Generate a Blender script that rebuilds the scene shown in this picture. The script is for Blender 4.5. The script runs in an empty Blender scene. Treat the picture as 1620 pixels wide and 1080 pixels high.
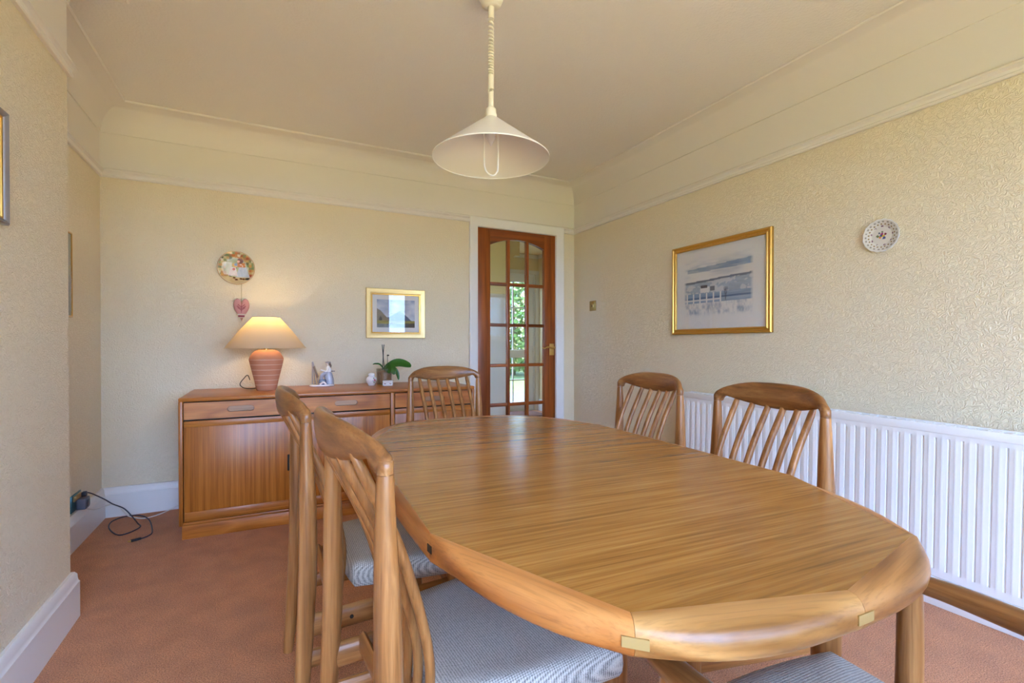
import bpy, bmesh, math, random
from math import sin, cos, pi, radians as R
from mathutils import Vector, Matrix
random.seed(7)
SC = bpy.context.scene
COL = SC.collection

# ------------------------------------------------------------------ camera, sky, sun, exposure
YAW = R(26.8)
cd = bpy.data.cameras.new('camera'); cam = bpy.data.objects.new('camera', cd); COL.objects.link(cam)
cd.sensor_width = 36.0; cd.lens = 36.0 * 762.5 / 1620.0
cd.shift_y = 11.3 / 1620.0; cd.clip_start = 0.02; cd.clip_end = 300
cam.location = (0, 0, 1.04); cam.rotation_euler = (pi / 2 - 0.0076, 0, -YAW)
SC.camera = cam

w = bpy.data.worlds.new('sky'); SC.world = w; w.use_nodes = True
nt = w.node_tree; nt.nodes.clear()
wo = nt.nodes.new('ShaderNodeOutputWorld'); wb = nt.nodes.new('ShaderNodeBackground')
wb.inputs[0].default_value = (0.38, 0.57, 1.0, 1); wb.inputs[1].default_value = 12.5
nt.links.new(wb.outputs[0], wo.inputs[0])

sd = bpy.data.lights.new('sun', 'SUN'); sun = bpy.data.objects.new('sun', sd); COL.objects.link(sun)
sd.energy = 20.0; sd.angle = R(0.6); sd.color = (1.0, 0.88, 0.66)
sun.rotation_euler = (R(46), 0, R(104))      # high in the front-garden side of the house

SC.view_settings.view_transform = 'Standard'; SC.view_settings.look = 'None'
SC.view_settings.exposure = 0.98; SC.view_settings.gamma = 1.0
SC.view_settings.use_curve_mapping = False
SC.cycles.max_bounces = 10; SC.cycles.diffuse_bounces = 6; SC.cycles.glossy_bounces = 4
SC.cycles.transparent_max_bounces = 16; SC.cycles.sample_clamp_indirect = 8.0
SC.cycles.caustics_reflective = False; SC.cycles.caustics_refractive = False

# ------------------------------------------------------------------ helpers
def finish(bm, name, mats, parent=None, smooth=35, grain=None, grainfn=None):
    me = bpy.data.meshes.new(name)
    bmesh.ops.recalc_face_normals(bm, faces=bm.faces)
    bm.to_mesh(me); bm.free()
    if not isinstance(mats, (list, tuple)): mats = [mats]
    for m in mats: me.materials.append(MAT[m] if isinstance(m, str) else m)
    if smooth:
        me.polygons.foreach_set('use_smooth', [True] * len(me.polygons))
        me.set_sharp_from_angle(angle=R(smooth))
    if grain is not None or grainfn is not None:
        at = me.attributes.new('grain', 'FLOAT_VECTOR', 'POINT')
        vals = []
        for v in me.vertices:
            c = v.co
            if grainfn: g = grainfn(c)
            elif grain == 'x': g = (c.x, c.y, c.z)
            elif grain == 'y': g = (c.y, c.x, c.z)
            elif grain == 'z': g = (c.z, c.x, c.y)
            else:
                ca, sa = cos(grain), sin(grain)
                g = (c.x * ca + c.y * sa, -c.x * sa + c.y * ca, c.z)
            vals.extend(g)
        at.data.foreach_set('vector', vals)
    o = bpy.data.objects.new(name, me); COL.objects.link(o)
    if parent is not None: o.parent = parent
    return o

def tag(o, label=None, cat=None, group=None, kind=None):
    if label: o['label'] = label
    if cat: o['category'] = cat
    if group: o['group'] = group
    if kind: o['kind'] = kind
    return o

def thing(name, label, cat, loc=(0, 0, 0), rz=0.0, group=None):
    o = bpy.data.objects.new(name, None); COL.objects.link(o)
    o.empty_display_size = 0.1
    o.location = loc; o.rotation_euler = (0, 0, rz)
    return tag(o, label, cat, group)

def struct(bm, name, mats, parent=None, **k):
    o = finish(bm, name, mats, parent, **k)
    if parent is None: o['kind'] = 'structure'
    return o

def box(bm, lo, hi, bev=0.0, seg=2, mat=0):
    c = [(a + b) / 2 for a, b in zip(lo, hi)]; s = [abs(b - a) for a, b in zip(lo, hi)]
    r = bmesh.ops.create_cube(bm, size=1.0, matrix=Matrix.Translation(c) @ Matrix.Diagonal((*s, 1)))
    vs = r['verts']; fs = {f for v in vs for f in v.link_faces}
    for f in fs: f.material_index = mat
    if bev > 0:
        es = list({e for v in vs for e in v.link_edges})
        bev = min(bev, 0.49 * min(s))
        rr = bmesh.ops.bevel(bm, geom=es, offset=bev, segments=seg, affect='EDGES', profile=0.5)
        for f in rr['faces']: f.material_index = mat
    return vs

def BX(lo, hi, bev=0.0, seg=2):
    bm = bmesh.new(); box(bm, lo, hi, bev, seg); return bm

def ringbridge(bm, rings, closed=True, cap=True, loop=False, mat=0):
    vr = [[bm.verts.new(p) for p in r] for r in rings]
    n = len(vr[0]); m = len(vr)
    for i in range(m if loop else m - 1):
        a, b = vr[i], vr[(i + 1) % m]
        for j in range(n if closed else n - 1):
            k = (j + 1) % n
            f = bm.faces.new((a[j], a[k], b[k], b[j])); f.material_index = mat
    if cap and closed and not loop:
        for r in (vr[0], vr[-1]):
            f = bm.faces.new(r); f.material_index = mat
    return vr

def tube(bm, pts, rad, seg=12, cap=True, mat=0, flat=1.0, up=None):
    """round bar along pts; rad a number or a list; flat squashes the second axis"""
    pts = [Vector(p) for p in pts]
    if not isinstance(rad, (list, tuple)): rad = [rad] * len(pts)
    rings = []; prev = None
    for i, p in enumerate(pts):
        t = (pts[min(i + 1, len(pts) - 1)] - pts[max(i - 1, 0)]).normalized()
        if prev is None:
            a = Vector(up) if up else (Vector((0, 0, 1)) if abs(t.z) < 0.9 else Vector((1, 0, 0)))
        else: a = prev
        u = (a - t * a.dot(t)).normalized(); v = t.cross(u); prev = u
        rings.append([p + u * rad[i] * cos(2 * pi * k / seg) + v * rad[i] * flat * sin(2 * pi * k / seg) for k in range(seg)])
    ringbridge(bm, rings, cap=cap, mat=mat)

def spline(pts, n=8):
    """Catmull-Rom through pts"""
    P = [Vector(p) for p in pts]; out = []
    for i in range(len(P) - 1):
        p0 = P[max(i - 1, 0)]; p1 = P[i]; p2 = P[i + 1]; p3 = P[min(i + 2, len(P) - 1)]
        for k in range(n):
            t = k / n
            out.append(0.5 * ((2 * p1) + (-p0 + p2) * t + (2 * p0 - 5 * p1 + 4 * p2 - p3) * t * t + (-p0 + 3 * p1 - 3 * p2 + p3) * t ** 3))
    out.append(P[-1]); return out

def lathe(bm, prof, seg=32, mat=0, center=(0, 0, 0), axis='z'):
    """prof: list of (r, h); closed where r = 0"""
    rings = []
    for r, h in prof:
        ring = []
        for k in range(seg):
            a = 2 * pi * k / seg
            if axis == 'z': p = (center[0] + r * cos(a), center[1] + r * sin(a), center[2] + h)
            elif axis == 'y': p = (center[0] + r * cos(a), center[1] - h, center[2] + r * sin(a))
            else: p = (center[0] - h, center[1] + r * cos(a), center[2] + r * sin(a))
            ring.append(p)
        rings.append(ring)
    if prof[0] == prof[-1]: ringbridge(bm, rings[:-1], cap=False, loop=True, mat=mat)
    else: ringbridge(bm, rings, cap=True, mat=mat)
    bmesh.ops.remove_doubles(bm, verts=bm.verts, dist=1e-6)

def sweep(bm, path, prof, mp, closed=False, mat=0):
    """mitred sweep: path [(a,b)] in a plane, prof [(offset to the left, height)], mp(a,b,h)->xyz"""
    n = len(path); rings = []
    for i in range(n):
        p = Vector(path[i])
        d1 = (p - Vector(path[i - 1])).normalized() if (i > 0 or closed) else None
        d2 = (Vector(path[(i + 1) % n]) - p).normalized() if (i < n - 1 or closed) else None
        if d1 is None: d1 = d2
        if d2 is None: d2 = d1
        n1 = Vector((-d1.y, d1.x)); n2 = Vector((-d2.y, d2.x))
        m = (n1 + n2); m = m / max(m.dot(n1), 1e-6)
        rings.append([mp(p.x + m.x * o, p.y + m.y * o, h) for o, h in prof])
    ringbridge(bm, rings, closed=True, cap=not closed, loop=closed, mat=mat)

def prism(bm, poly, mp, h0, h1, mat=0):
    """extrude polygon [(a,b)] between heights h0 and h1"""
    lo = [bm.verts.new(mp(a, b, h0)) for a, b in poly]; hi = [bm.verts.new(mp(a, b, h1)) for a, b in poly]
    n = len(poly)
    for i in range(n):
        f = bm.faces.new((lo[i], lo[(i + 1) % n], hi[(i + 1) % n], hi[i])); f.material_index = mat
    bm.faces.new(lo[::-1]).material_index = mat; bm.faces.new(hi).material_index = mat

XYZ = lambda a, b, h: (a, b, h)

def copy_tree(o, parent=None):
    c = o.copy(); COL.objects.link(c); c.parent = parent
    for ch in [x for x in o.children]: copy_tree(ch, c)
    return c

# ------------------------------------------------------------------ materials
MAT = {}
def newmat(name):
    m = bpy.data.materials.new(name); m.use_nodes = True; MAT[name] = m
    t = m.node_tree; b = t.nodes['Principled BSDF']
    return m, t, b
def N(t, kind, **k):
    n = t.nodes.new('ShaderNode' + kind)
    for a, v in k.items():
        if a.startswith('i_'):
            n.inputs[a[2:].replace('_', ' ')].default_value = v
        else: setattr(n, a, v)
    return n
def ramp(t, fac, stops):
    r = t.nodes.new('ShaderNodeValToRGB')
    el = r.color_ramp.elements
    while len(el) < len(stops): el.new(0.5)
    for e, (p, c) in zip(el, stops):
        e.position = p; e.color = (*c, 1)
    t.links.new(fac, r.inputs[0]); return r
def srgb(r, g, b):
    f = lambda c: (c / 255 / 12.92) if c / 255 <= 0.04045 else ((c / 255 + 0.055) / 1.055) ** 2.4
    return (f(r), f(g), f(b))

def plain(name, col, rough=0.5, metal=0.0, spec=0.5, bump=None, var=0.0, emit=None, trans=0.0):
    m, t, b = newmat(name)
    b.inputs['Base Color'].default_value = (*col, 1); b.inputs['Roughness'].default_value = rough
    b.inputs['Metallic'].default_value = metal; b.inputs['Specular IOR Level'].default_value = spec
    tc = N(t, 'TexCoord')
    if var:
        n = N(t, 'TexNoise', i_Scale=6.0, i_Detail=4.0); t.links.new(tc.outputs['Object'], n.inputs['Vector'])
        r = ramp(t, n.outputs['Fac'], [(0.3, tuple(c * (1 - var) for c in col)), (0.7, tuple(min(1, c * (1 + var)) for c in col))])
        t.links.new(r.outputs[0], b.inputs['Base Color'])
    if bump:
        sc, dist = bump
        n = N(t, 'TexNoise', i_Scale=sc, i_Detail=3.0); t.links.new(tc.outputs['Object'], n.inputs['Vector'])
        bp = N(t, 'Bump', i_Strength=0.6, i_Distance=dist); t.links.new(n.outputs['Fac'], bp.inputs['Height'])
        t.links.new(bp.outputs[0], b.inputs['Normal'])
    if emit:
        b.inputs['Emission Color'].default_value = (*emit[0], 1); b.inputs['Emission Strength'].default_value = emit[1]
    return m

def wood(name, dark, mid, light, rough=0.32, along=1.3, across=26.0, contrast=1.0, cathedral=0.0, spec=0.5):
    m, t, b = newmat(name)
    at = N(t, 'Attribute', attribute_name='grain')
    oi = N(t, 'ObjectInfo')
    mul = N(t, 'VectorMath', operation='SCALE'); mul.inputs[0].default_value = (7.3, 11.1, 5.7)
    t.links.new(oi.outputs['Random'], mul.inputs['Scale'])
    add = N(t, 'VectorMath', operation='ADD'); t.links.new(at.outputs['Vector'], add.inputs[0]); t.links.new(mul.outputs[0], add.inputs[1])
    def layer(sx, sy, detail, dist):
        mp = N(t, 'VectorMath', operation='MULTIPLY'); mp.inputs[1].default_value = (sx, sy, sy)
        t.links.new(add.outputs[0], mp.inputs[0])
        n = N(t, 'TexNoise', i_Scale=1.0, i_Detail=detail, i_Distortion=dist, i_Roughness=0.6); t.links.new(mp.outputs[0], n.inputs['Vector'])
        return n.outputs['Fac']
    a = layer(along, across, 5.0, 0.5)
    if cathedral:
        mp = N(t, 'VectorMath', operation='MULTIPLY'); mp.inputs[1].default_value = (2.2, 9.0, 9.0)
        t.links.new(add.outputs[0], mp.inputs[0])
        n0 = N(t, 'TexNoise', i_Scale=1.0, i_Detail=1.0); t.links.new(mp.outputs[0], n0.inputs['Vector'])
        pp = N(t, 'Math', operation='MULTIPLY'); pp.inputs[1].default_value = 9.0; t.links.new(n0.outputs['Fac'], pp.inputs[0])
        pg = N(t, 'Math', operation='PINGPONG'); pg.inputs[1].default_value = 1.0; t.links.new(pp.outputs[0], pg.inputs[0])
        mx = N(t, 'Mix', data_type='FLOAT'); mx.inputs['Factor'].default_value = cathedral
        t.links.new(a, mx.inputs['A']); t.links.new(pg.outputs[0], mx.inputs['B']); a = mx.outputs[0]
    c = 0.16 / contrast
    r = ramp(t, a, [(0.5 - c, dark), (0.5, mid), (0.5 + c, light)])
    fine = layer(6.0, 260.0, 2.0, 0.0)
    fr = ramp(t, fine, [(0.30, (0.62, 0.58, 0.55)), (0.52, (1, 1, 1))])
    big = layer(0.8, 4.0, 2.0, 0.3)
    br = ramp(t, big, [(0.3, (0.86, 0.84, 0.82)), (0.7, (1.08, 1.07, 1.05))])
    m1 = N(t, 'Mix', data_type='RGBA', blend_type='MULTIPLY'); m1.inputs['Factor'].default_value = 0.55
    t.links.new(r.outputs[0], m1.inputs['A']); t.links.new(fr.outputs[0], m1.inputs['B'])
    m2 = N(t, 'Mix', data_type='RGBA', blend_type='MULTIPLY'); m2.inputs['Factor'].default_value = 1.0
    t.links.new(m1.outputs['Result'], m2.inputs['A']); t.links.new(br.outputs[0], m2.inputs['B'])
    t.links.new(m2.outputs['Result'], b.inputs['Base Color'])
    b.inputs['Roughness'].default_value = rough; b.inputs['Specular IOR Level'].default_value = spec
    bp = N(t, 'Bump', i_Strength=0.12, i_Distance=0.001); t.links.new(fine, bp.inputs['Height'])
    t.links.new(bp.outputs[0], b.inputs['Normal'])
    return m

def vcol(name, rough=0.6, spec=0.3):
    m, t, b = newmat(name)
    a = N(t, 'Attribute', attribute_name='paint'); t.links.new(a.outputs['Color'], b.inputs['Base Color'])
    b.inputs['Roughness'].default_value = rough; b.inputs['Specular IOR Level'].default_value = spec
    return m

# wallpaper: embossed cream paper, relief like crumpled vermicelli
def wallpaper():
    m, t, b = newmat('wallpaper')
    tc = N(t, 'TexCoord')
    n1 = N(t, 'TexNoise', i_Scale=42.0, i_Detail=2.0, i_Distortion=1.0); t.links.new(tc.outputs['Object'], n1.inputs['Vector'])
    mu = N(t, 'Math', operation='MULTIPLY'); mu.inputs[1].default_value = 5.0; t.links.new(n1.outputs['Fac'], mu.inputs[0])
    pg = N(t, 'Math', operation='PINGPONG'); pg.inputs[1].default_value = 0.5; t.links.new(mu.outputs[0], pg.inputs[0])
    bp = N(t, 'Bump', i_Strength=0.7, i_Distance=0.0055); t.links.new(pg.outputs[0], bp.inputs['Height'])
    t.links.new(bp.outputs[0], b.inputs['Normal'])
    b.inputs['Base Color'].default_value = (*WALLC, 1)
    b.inputs['Roughness'].default_value = 0.62; b.inputs['Specular IOR Level'].default_value = 0.3
WALLC = (0.80, 0.70, 0.515)
wallpaper()
plain('frieze', (0.77, 0.725, 0.68), 0.6, bump=(40, 0.0006))
plain('ceiling_paint', (0.80, 0.77, 0.735), 0.8, spec=0.2, bump=(90, 0.004))
plain('gloss_white', (0.80, 0.79, 0.77), 0.32)
plain('hall_wall', (0.80, 0.66, 0.36), 0.7, bump=(60, 0.001))
plain('hall_white', (0.80, 0.78, 0.74), 0.6)

def carpet():
    m, t, b = newmat('carpet'); tc = N(t, 'TexCoord')
    n = N(t, 'TexNoise', i_Scale=260.0, i_Detail=3.0, i_Roughness=0.7); t.links.new(tc.outputs['Object'], n.inputs['Vector'])
    n2 = N(t, 'TexNoise', i_Scale=9.0, i_Detail=4.0); t.links.new(tc.outputs['Object'], n2.inputs['Vector'])
    r = ramp(t, n.outputs['Fac'], [(0.32, srgb(126, 72, 42)), (0.5, srgb(206, 134, 86)), (0.68, srgb(238, 178, 130))])
    r2 = ramp(t, n2.outputs['Fac'], [(0.35, (0.88, 0.86, 0.85)), (0.65, (1.05, 1.05, 1.05))])
    mx = N(t, 'Mix', data_type='RGBA', blend_type='MULTIPLY'); mx.inputs['Factor'].default_value = 1.0
    t.links.new(r.outputs[0], mx.inputs['A']); t.links.new(r2.outputs[0], mx.inputs['B'])
    t.links.new(mx.outputs['Result'], b.inputs['Base Color'])
    b.inputs['Roughness'].default_value = 0.95; b.inputs['Specular IOR Level'].default_value = 0.1
    b.inputs['Sheen Weight'].default_value = 0.25
    bp = N(t, 'Bump', i_Strength=0.9, i_Distance=0.006); t.links.new(n.outputs['Fac'], bp.inputs['Height'])
    t.links.new(bp.outputs[0], b.inputs['Normal'])
carpet()

def fabric():
    m, t, b = newmat('tweed'); at = N(t, 'TexCoord')
    n = N(t, 'TexNoise', i_Scale=420.0, i_Detail=2.0); t.links.new(at.outputs['Object'], n.inputs['Vector'])
    w1 = N(t, 'TexWave', wave_type='BANDS', bands_direction='X', i_Scale=95.0, i_Distortion=1.5, i_Detail=1.0); w1.inputs['Detail Scale'].default_value = 6.0
    w2 = N(t, 'TexWave', wave_type='BANDS', bands_direction='Y', i_Scale=60.0, i_Distortion=2.5, i_Detail=1.0); w2.inputs['Detail Scale'].default_value = 6.0
    for q in (w1, w2): t.links.new(at.outputs['Object'], q.inputs['Vector'])
    ad = N(t, 'Math', operation='ADD'); t.links.new(w1.outputs['Fac'], ad.inputs[0]); t.links.new(w2.outputs['Fac'], ad.inputs[1])
    ad2 = N(t, 'Math', operation='MULTIPLY_ADD'); ad2.inputs[1].default_value = 1.4; t.links.new(n.outputs['Fac'], ad2.inputs[0]); t.links.new(ad.outputs[0], ad2.inputs[2])
    dv = N(t, 'Math', operation='MULTIPLY'); dv.inputs[1].default_value = 0.3; t.links.new(ad2.outputs[0], dv.inputs[0])
    r = ramp(t, dv.outputs[0], [(0.2, srgb(104, 100, 98)), (0.5, srgb(172, 166, 158)), (0.8, srgb(205, 198, 188))])
    t.links.new(r.outputs[0], b.inputs['Base Color']); b.inputs['Roughness'].default_value = 0.95
    b.inputs['Specular IOR Level'].default_value = 0.1; b.inputs['Sheen Weight'].default_value = 0.2
    bp = N(t, 'Bump', i_Strength=0.6, i_Distance=0.0015); t.links.new(dv.outputs[0], bp.inputs['Height'])
    t.links.new(bp.outputs[0], b.inputs['Normal'])
fabric()

wood('teak_table', srgb(134, 90, 40), srgb(166, 116, 54), srgb(186, 138, 74), rough=0.21, along=3.0, across=110, contrast=0.8)
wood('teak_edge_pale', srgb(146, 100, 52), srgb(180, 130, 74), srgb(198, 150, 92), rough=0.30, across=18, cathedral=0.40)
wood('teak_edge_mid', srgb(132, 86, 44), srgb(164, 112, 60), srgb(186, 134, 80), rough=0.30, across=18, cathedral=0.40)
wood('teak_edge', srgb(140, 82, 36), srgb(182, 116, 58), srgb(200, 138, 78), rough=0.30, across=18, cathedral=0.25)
wood('teak_chair', srgb(116, 74, 38), srgb(158, 106, 58), srgb(188, 136, 82), rough=0.30, along=1.5, across=50, contrast=0.75)
wood('teak_crest', srgb(104, 64, 34), srgb(142, 94, 52), srgb(168, 120, 72), rough=0.30, along=2.0, across=40, contrast=0.8)
wood('teak_side', srgb(140, 78, 24), srgb(178, 108, 40), srgb(202, 132, 60), rough=0.32, along=1.0, across=60, contrast=0.7)
wood('teak_front', srgb(156, 88, 28), srgb(190, 114, 44), srgb(212, 138, 64), rough=0.34, along=1.8, across=24, cathedral=0.25, contrast=0.7)
wood('teak_slot_lit', srgb(150, 108, 74), srgb(178, 136, 100), srgb(196, 156, 120), rough=0.4, along=2, across=40, contrast=0.6)  # slot back: paler teak, the light on it put into the colour
wood('door_oak', srgb(92, 40, 8), srgb(140, 68, 16), srgb(168, 90, 30), rough=0.35, along=0.9, across=22)
plain('gap_shade', (0.012, 0.008, 0.005), 0.8)  # near-black standing in for shade in the sideboard's gaps and recesses
plain('ebony', (0.02, 0.014, 0.01), 0.5)
plain('key_maple', srgb(168, 140, 88), 0.4)
plain('brass', (0.72, 0.50, 0.18), 0.28, metal=1.0)
plain('old_brass', (0.42, 0.29, 0.10), 0.38, metal=1.0)
plain('gilt', srgb(206, 160, 78), 0.30, metal=0.75)
plain('gilt_pale', srgb(238, 212, 150), 0.38, metal=0.45)
plain('silver_frame', srgb(150, 146, 148), 0.4, metal=0.5)
plain('black_plastic', (0.02, 0.022, 0.03), 0.4)
plain('cable_black', (0.03, 0.035, 0.06), 0.45)
plain('cable_white', (0.72, 0.70, 0.66), 0.5)
plain('grey_plastic', (0.10, 0.12, 0.17), 0.45)
plain('teal_plate', (0.05, 0.16, 0.19), 0.3, metal=0.7)
plain('radiator_white', (0.80, 0.80, 0.80), 0.38)
plain('pendant_white', (0.84, 0.81, 0.74), 0.28)
plain('cord_white', (0.80, 0.76, 0.67), 0.45)
plain('bulb_frost', (0.80, 0.78, 0.80), 0.35)
plain('terracotta', srgb(196, 132, 100), 0.75, var=0.08, bump=(120, 0.0006))
plain('terra_band', srgb(214, 176, 150), 0.8)
plain('porcelain', (0.82, 0.82, 0.84), 0.12)
plain('porcelain_blue', (0.42, 0.46, 0.58), 0.2, var=0.15)
plain('porcelain_grey', (0.40, 0.36, 0.36), 0.3, var=0.15)
plain('porcelain_dark', (0.06, 0.07, 0.12), 0.3, var=0.3)
plain('porcelain_skin', (0.76, 0.62, 0.52), 0.25)
plain('porcelain_brown', (0.20, 0.14, 0.10), 0.35)
plain('pink_print', srgb(170, 60, 120), 0.3)
plain('pink_felt', srgb(196, 140, 136), 0.95, var=0.06, bump=(300, 0.0008))
plain('rose_felt', srgb(140, 62, 78), 0.95)
plain('cream_felt', srgb(218, 206, 190), 0.95)
plain('string', srgb(186, 170, 120), 0.8)
plain('leaf', srgb(34, 92, 22), 0.32, var=0.25)
plain('stem_dark', (0.03, 0.03, 0.02), 0.6)
plain('bark_mix', srgb(176, 136, 100), 0.8, var=0.3, bump=(60, 0.01))
plain('mount_board', (0.74, 0.73, 0.72), 0.7)
plain('upvc', (0.82, 0.83, 0.85), 0.3)
plain('grass', srgb(104, 118, 48), 0.9, var=0.25, bump=(30, 0.05))
plain('paving', srgb(204, 172, 116), 0.85, var=0.15)
plain('front_grass', srgb(66, 86, 26), 0.95, var=0.25)
plain('path_grey', srgb(62, 60, 60), 0.9, var=0.15)
plain('hedge', srgb(84, 108, 38), 0.7, var=0.4)
plain('hedge_trunk', srgb(90, 70, 50), 0.9)
plain('doormat', srgb(110, 62, 40), 0.95)
plain('slate', (0.2, 0.2, 0.21), 0.8)
vcol('print'); vcol('glazed_print', 0.12, 0.5)

def glassy(name, tint=(1, 1, 1), refl=1.0, rough=0.0):
    m, t, b = newmat(name); t.nodes.remove(b)
    out = t.nodes['Material Output']
    tr = N(t, 'BsdfTransparent'); tr.inputs[0].default_value = (*tint, 1)
    gl = N(t, 'BsdfGlossy'); gl.inputs['Roughness'].default_value = rough
    lw = N(t, 'LayerWeight', i_Blend=0.5)          # Schlick reflectance, the same from either face of the sheet
    pw = N(t, 'Math', operation='POWER'); pw.inputs[1].default_value = 5.0; t.links.new(lw.outputs['Facing'], pw.inputs[0])
    mu = N(t, 'Math', operation='MULTIPLY_ADD'); mu.inputs[1].default_value = 0.96 * refl; mu.inputs[2].default_value = 0.04 * refl; t.links.new(pw.outputs[0], mu.inputs[0])
    mx = N(t, 'MixShader'); t.links.new(mu.outputs[0], mx.inputs[0]); t.links.new(tr.outputs[0], mx.inputs[1]); t.links.new(gl.outputs[0], mx.inputs[2])
    t.links.new(mx.outputs[0], out.inputs[0])
glassy('pane_glass', (0.97, 0.98, 0.97)); glassy('dimming_glass', (0.80, 0.82, 0.80)); glassy('picture_glass', (0.99, 0.99, 0.99), 1.0); glassy('pot_glass', (0.86, 0.86, 0.84), 2.2, 0.05)  # front-door glass has a tint added to dim the daylight through it

def shade_mat():
    m, t, b = newmat('lamp_fabric'); t.nodes.remove(b); out = t.nodes['Material Output']
    d = N(t, 'BsdfDiffuse'); d.inputs[0].default_value = (0.76, 0.70, 0.58, 1)
    tr = N(t, 'BsdfTranslucent'); tr.inputs[0].default_value = (0.80, 0.70, 0.48, 1)
    mx = N(t, 'MixShader'); mx.inputs[0].default_value = 0.58
    t.links.new(d.outputs[0], mx.inputs[1]); t.links.new(tr.outputs[0], mx.inputs[2]); t.links.new(mx.outputs[0], out.inputs[0])
shade_mat()

# ------------------------------------------------------------------ the room shell
D = 3.70; XR = 2.508; XL = -0.90; XB = -0.672; YC = 2.375; YC2 = 0.85; YB = -1.30; ZC = 2.47; ZR = 2.05
WT = 0.10
# floor and ceiling
struct(BX((XL - 0.3, YB - 0.1, -0.12), (XR + 0.3, D + 0.04, 0)), 'floor', 'carpet', smooth=0)
struct(BX((XL - 0.3, YB - 0.3, ZC), (XR + 0.3, D + WT, ZC + 0.15)), 'ceiling', 'ceiling_paint', smooth=0)

def wall(name, segs):
    """segs: boxes ((lo),(hi)); split at the rail into paper below and frieze above"""
    bm = bmesh.new()
    for lo, hi in segs:
        if lo[2] < 2.08 < hi[2]:
            box(bm, lo, (hi[0], hi[1], 2.08), mat=0); box(bm, (lo[0], lo[1], 2.08), hi, mat=1)
        else: box(bm, lo, hi, mat=0 if lo[2] < 2.05 else 1)
    return struct(bm, name, ['wallpaper', 'frieze'], smooth=0)
DX0, DX1, DZ = 1.535, 2.322, 2.035      # door opening
wall('wall_back', [((XL - 0.3, D, 0), (DX0, D + WT, ZC)), ((DX1, D, 0), (XR + 0.3, D + WT, ZC)), ((DX0, D, DZ), (DX1, D + WT, ZC))])
wall('wall_right', [((XR, YB - 0.1, 0), (XR + WT, D, ZC))])
wall('wall_left', [((XL - WT, YC - 0.01, 0), (XL, D, ZC)), ((XL - WT, YB - 0.1, 0), (XL, YC2 + 0.01, ZC))])
wall('wall_chimney', [((XL - WT, YC2, 0), (XB, YC, ZC))])
# wall behind the camera: wide window and a narrow side light
W0 = (-0.80, 1.58); W1 = (1.88, 2.27); WZ = (0.20, 2.04)
wall('wall_rear', [((XL - WT, YB - WT, 0), (XR + WT, YB, WZ[0])), ((XL - WT, YB - WT, WZ[1]), (XR + WT, YB, ZC)),
                   ((XL - WT, YB - WT, WZ[0]), (W0[0], YB, WZ[1])), ((W0[1], YB - WT, WZ[0]), (W1[0], YB, WZ[1])),
                   ((W1[1], YB - WT, WZ[0]), (XR + WT, YB, WZ[1]))])
def rear_window(name, x0, x1, bars):
    y = YB - 0.07; bm = bmesh.new()
    sweep(bm, [(x0, WZ[0]), (x1, WZ[0]), (x1, WZ[1]), (x0, WZ[1])], [(0, 0), (0.05, 0), (0.05, 0.05), (0, 0.05)], lambda a, b, h: (a, y + h, b), closed=True)
    for x in bars: box(bm, (x - 0.025, y, WZ[0] + 0.05), (x + 0.025, y + 0.05, WZ[1] - 0.05))
    f = struct(bm, name, 'upvc')
    xs = [x0 + 0.05] + [v for x in bars for v in (x - 0.025, x + 0.025)] + [x1 - 0.05]
    for i in range(0, len(xs), 2):
        finish(BX((xs[i], y + 0.02, WZ[0] + 0.05), (xs[i + 1], y + 0.026, WZ[1] - 0.05)), 'pane', 'pane_glass', f, smooth=0)
    finish(BX((x0, YB - 0.02, WZ[0] - 0.02), (x1, YB + 0.10, WZ[0] + 0.005), 0.006), 'window_sill', 'gloss_white', f)
rear_window('window_1', W0[0], W0[1], [0.0, 0.78]); rear_window('window_2', W1[0], W1[1], [])

room = [(XR, YB), (XR, D), (XL, D), (XL, YC), (XB, YC), (XB, YC2), (XL, YC2), (XL, YB)]
# cove
r0, h0 = 0.140, ZC - 2.325
cprof = [(0, 2.316), (0.007, 2.316), (0.007, 2.322)]
for k in range(0, 13):
    th = (pi / 2) * k / 12
    cprof.append((0.007 + r0 * (1 - cos(th)), 2.322 + (h0 - 0.005) * sin(th)))
cprof += [(0.007 + r0 + 0.004, ZC - 0.010), (0.007 + r0 + 0.010, ZC - 0.004), (0.007 + r0 + 0.010, ZC + 0.01), (0, ZC + 0.01)]
bm = bmesh.new(); sweep(bm, room, cprof, XYZ, closed=True); struct(bm, 'trim_cove', 'frieze', smooth=30)
# picture rail
rp = [(0, ZR), (0.012, ZR), (0.016, ZR + 0.004), (0.016, ZR + 0.010), (0.011, ZR + 0.014), (0.013, ZR + 0.026), (0.022, ZR + 0.034), (0.026, ZR + 0.036),
      (0.026, ZR + 0.044), (0.018, ZR + 0.048), (0.010, ZR + 0.056), (0, ZR + 0.056)]
bm = bmesh.new(); sweep(bm, room, rp, XYZ, closed=True); struct(bm, 'trim_picture_rail', 'frieze', smooth=30)
# skirting
bp_ = [(0, 0), (0.022, 0), (0.022, 0.136), (0.019, 0.140), (0.017, 0.150), (0.016, 0.166), (0.009, 0.177), (0, 0.178)]
bm = bmesh.new(); sweep(bm, [(1.476, D), (XL, D), (XL, YC), (XB, YC), (XB, YC2), (XL, YC2), (XL, YB)], bp_, XYZ); struct(bm, 'baseboard_left', 'gloss_white', smooth=30)
bm = bmesh.new(); sweep(bm, [(XR, D), (2.40, D)], bp_, XYZ); struct(bm, 'baseboard_back', 'gloss_white', smooth=30)
bm = bmesh.new(); sweep(bm, [(XR, 2.28), (XR, D)], bp_, XYZ); struct(bm, 'baseboard_right', 'gloss_white', smooth=30)
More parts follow.
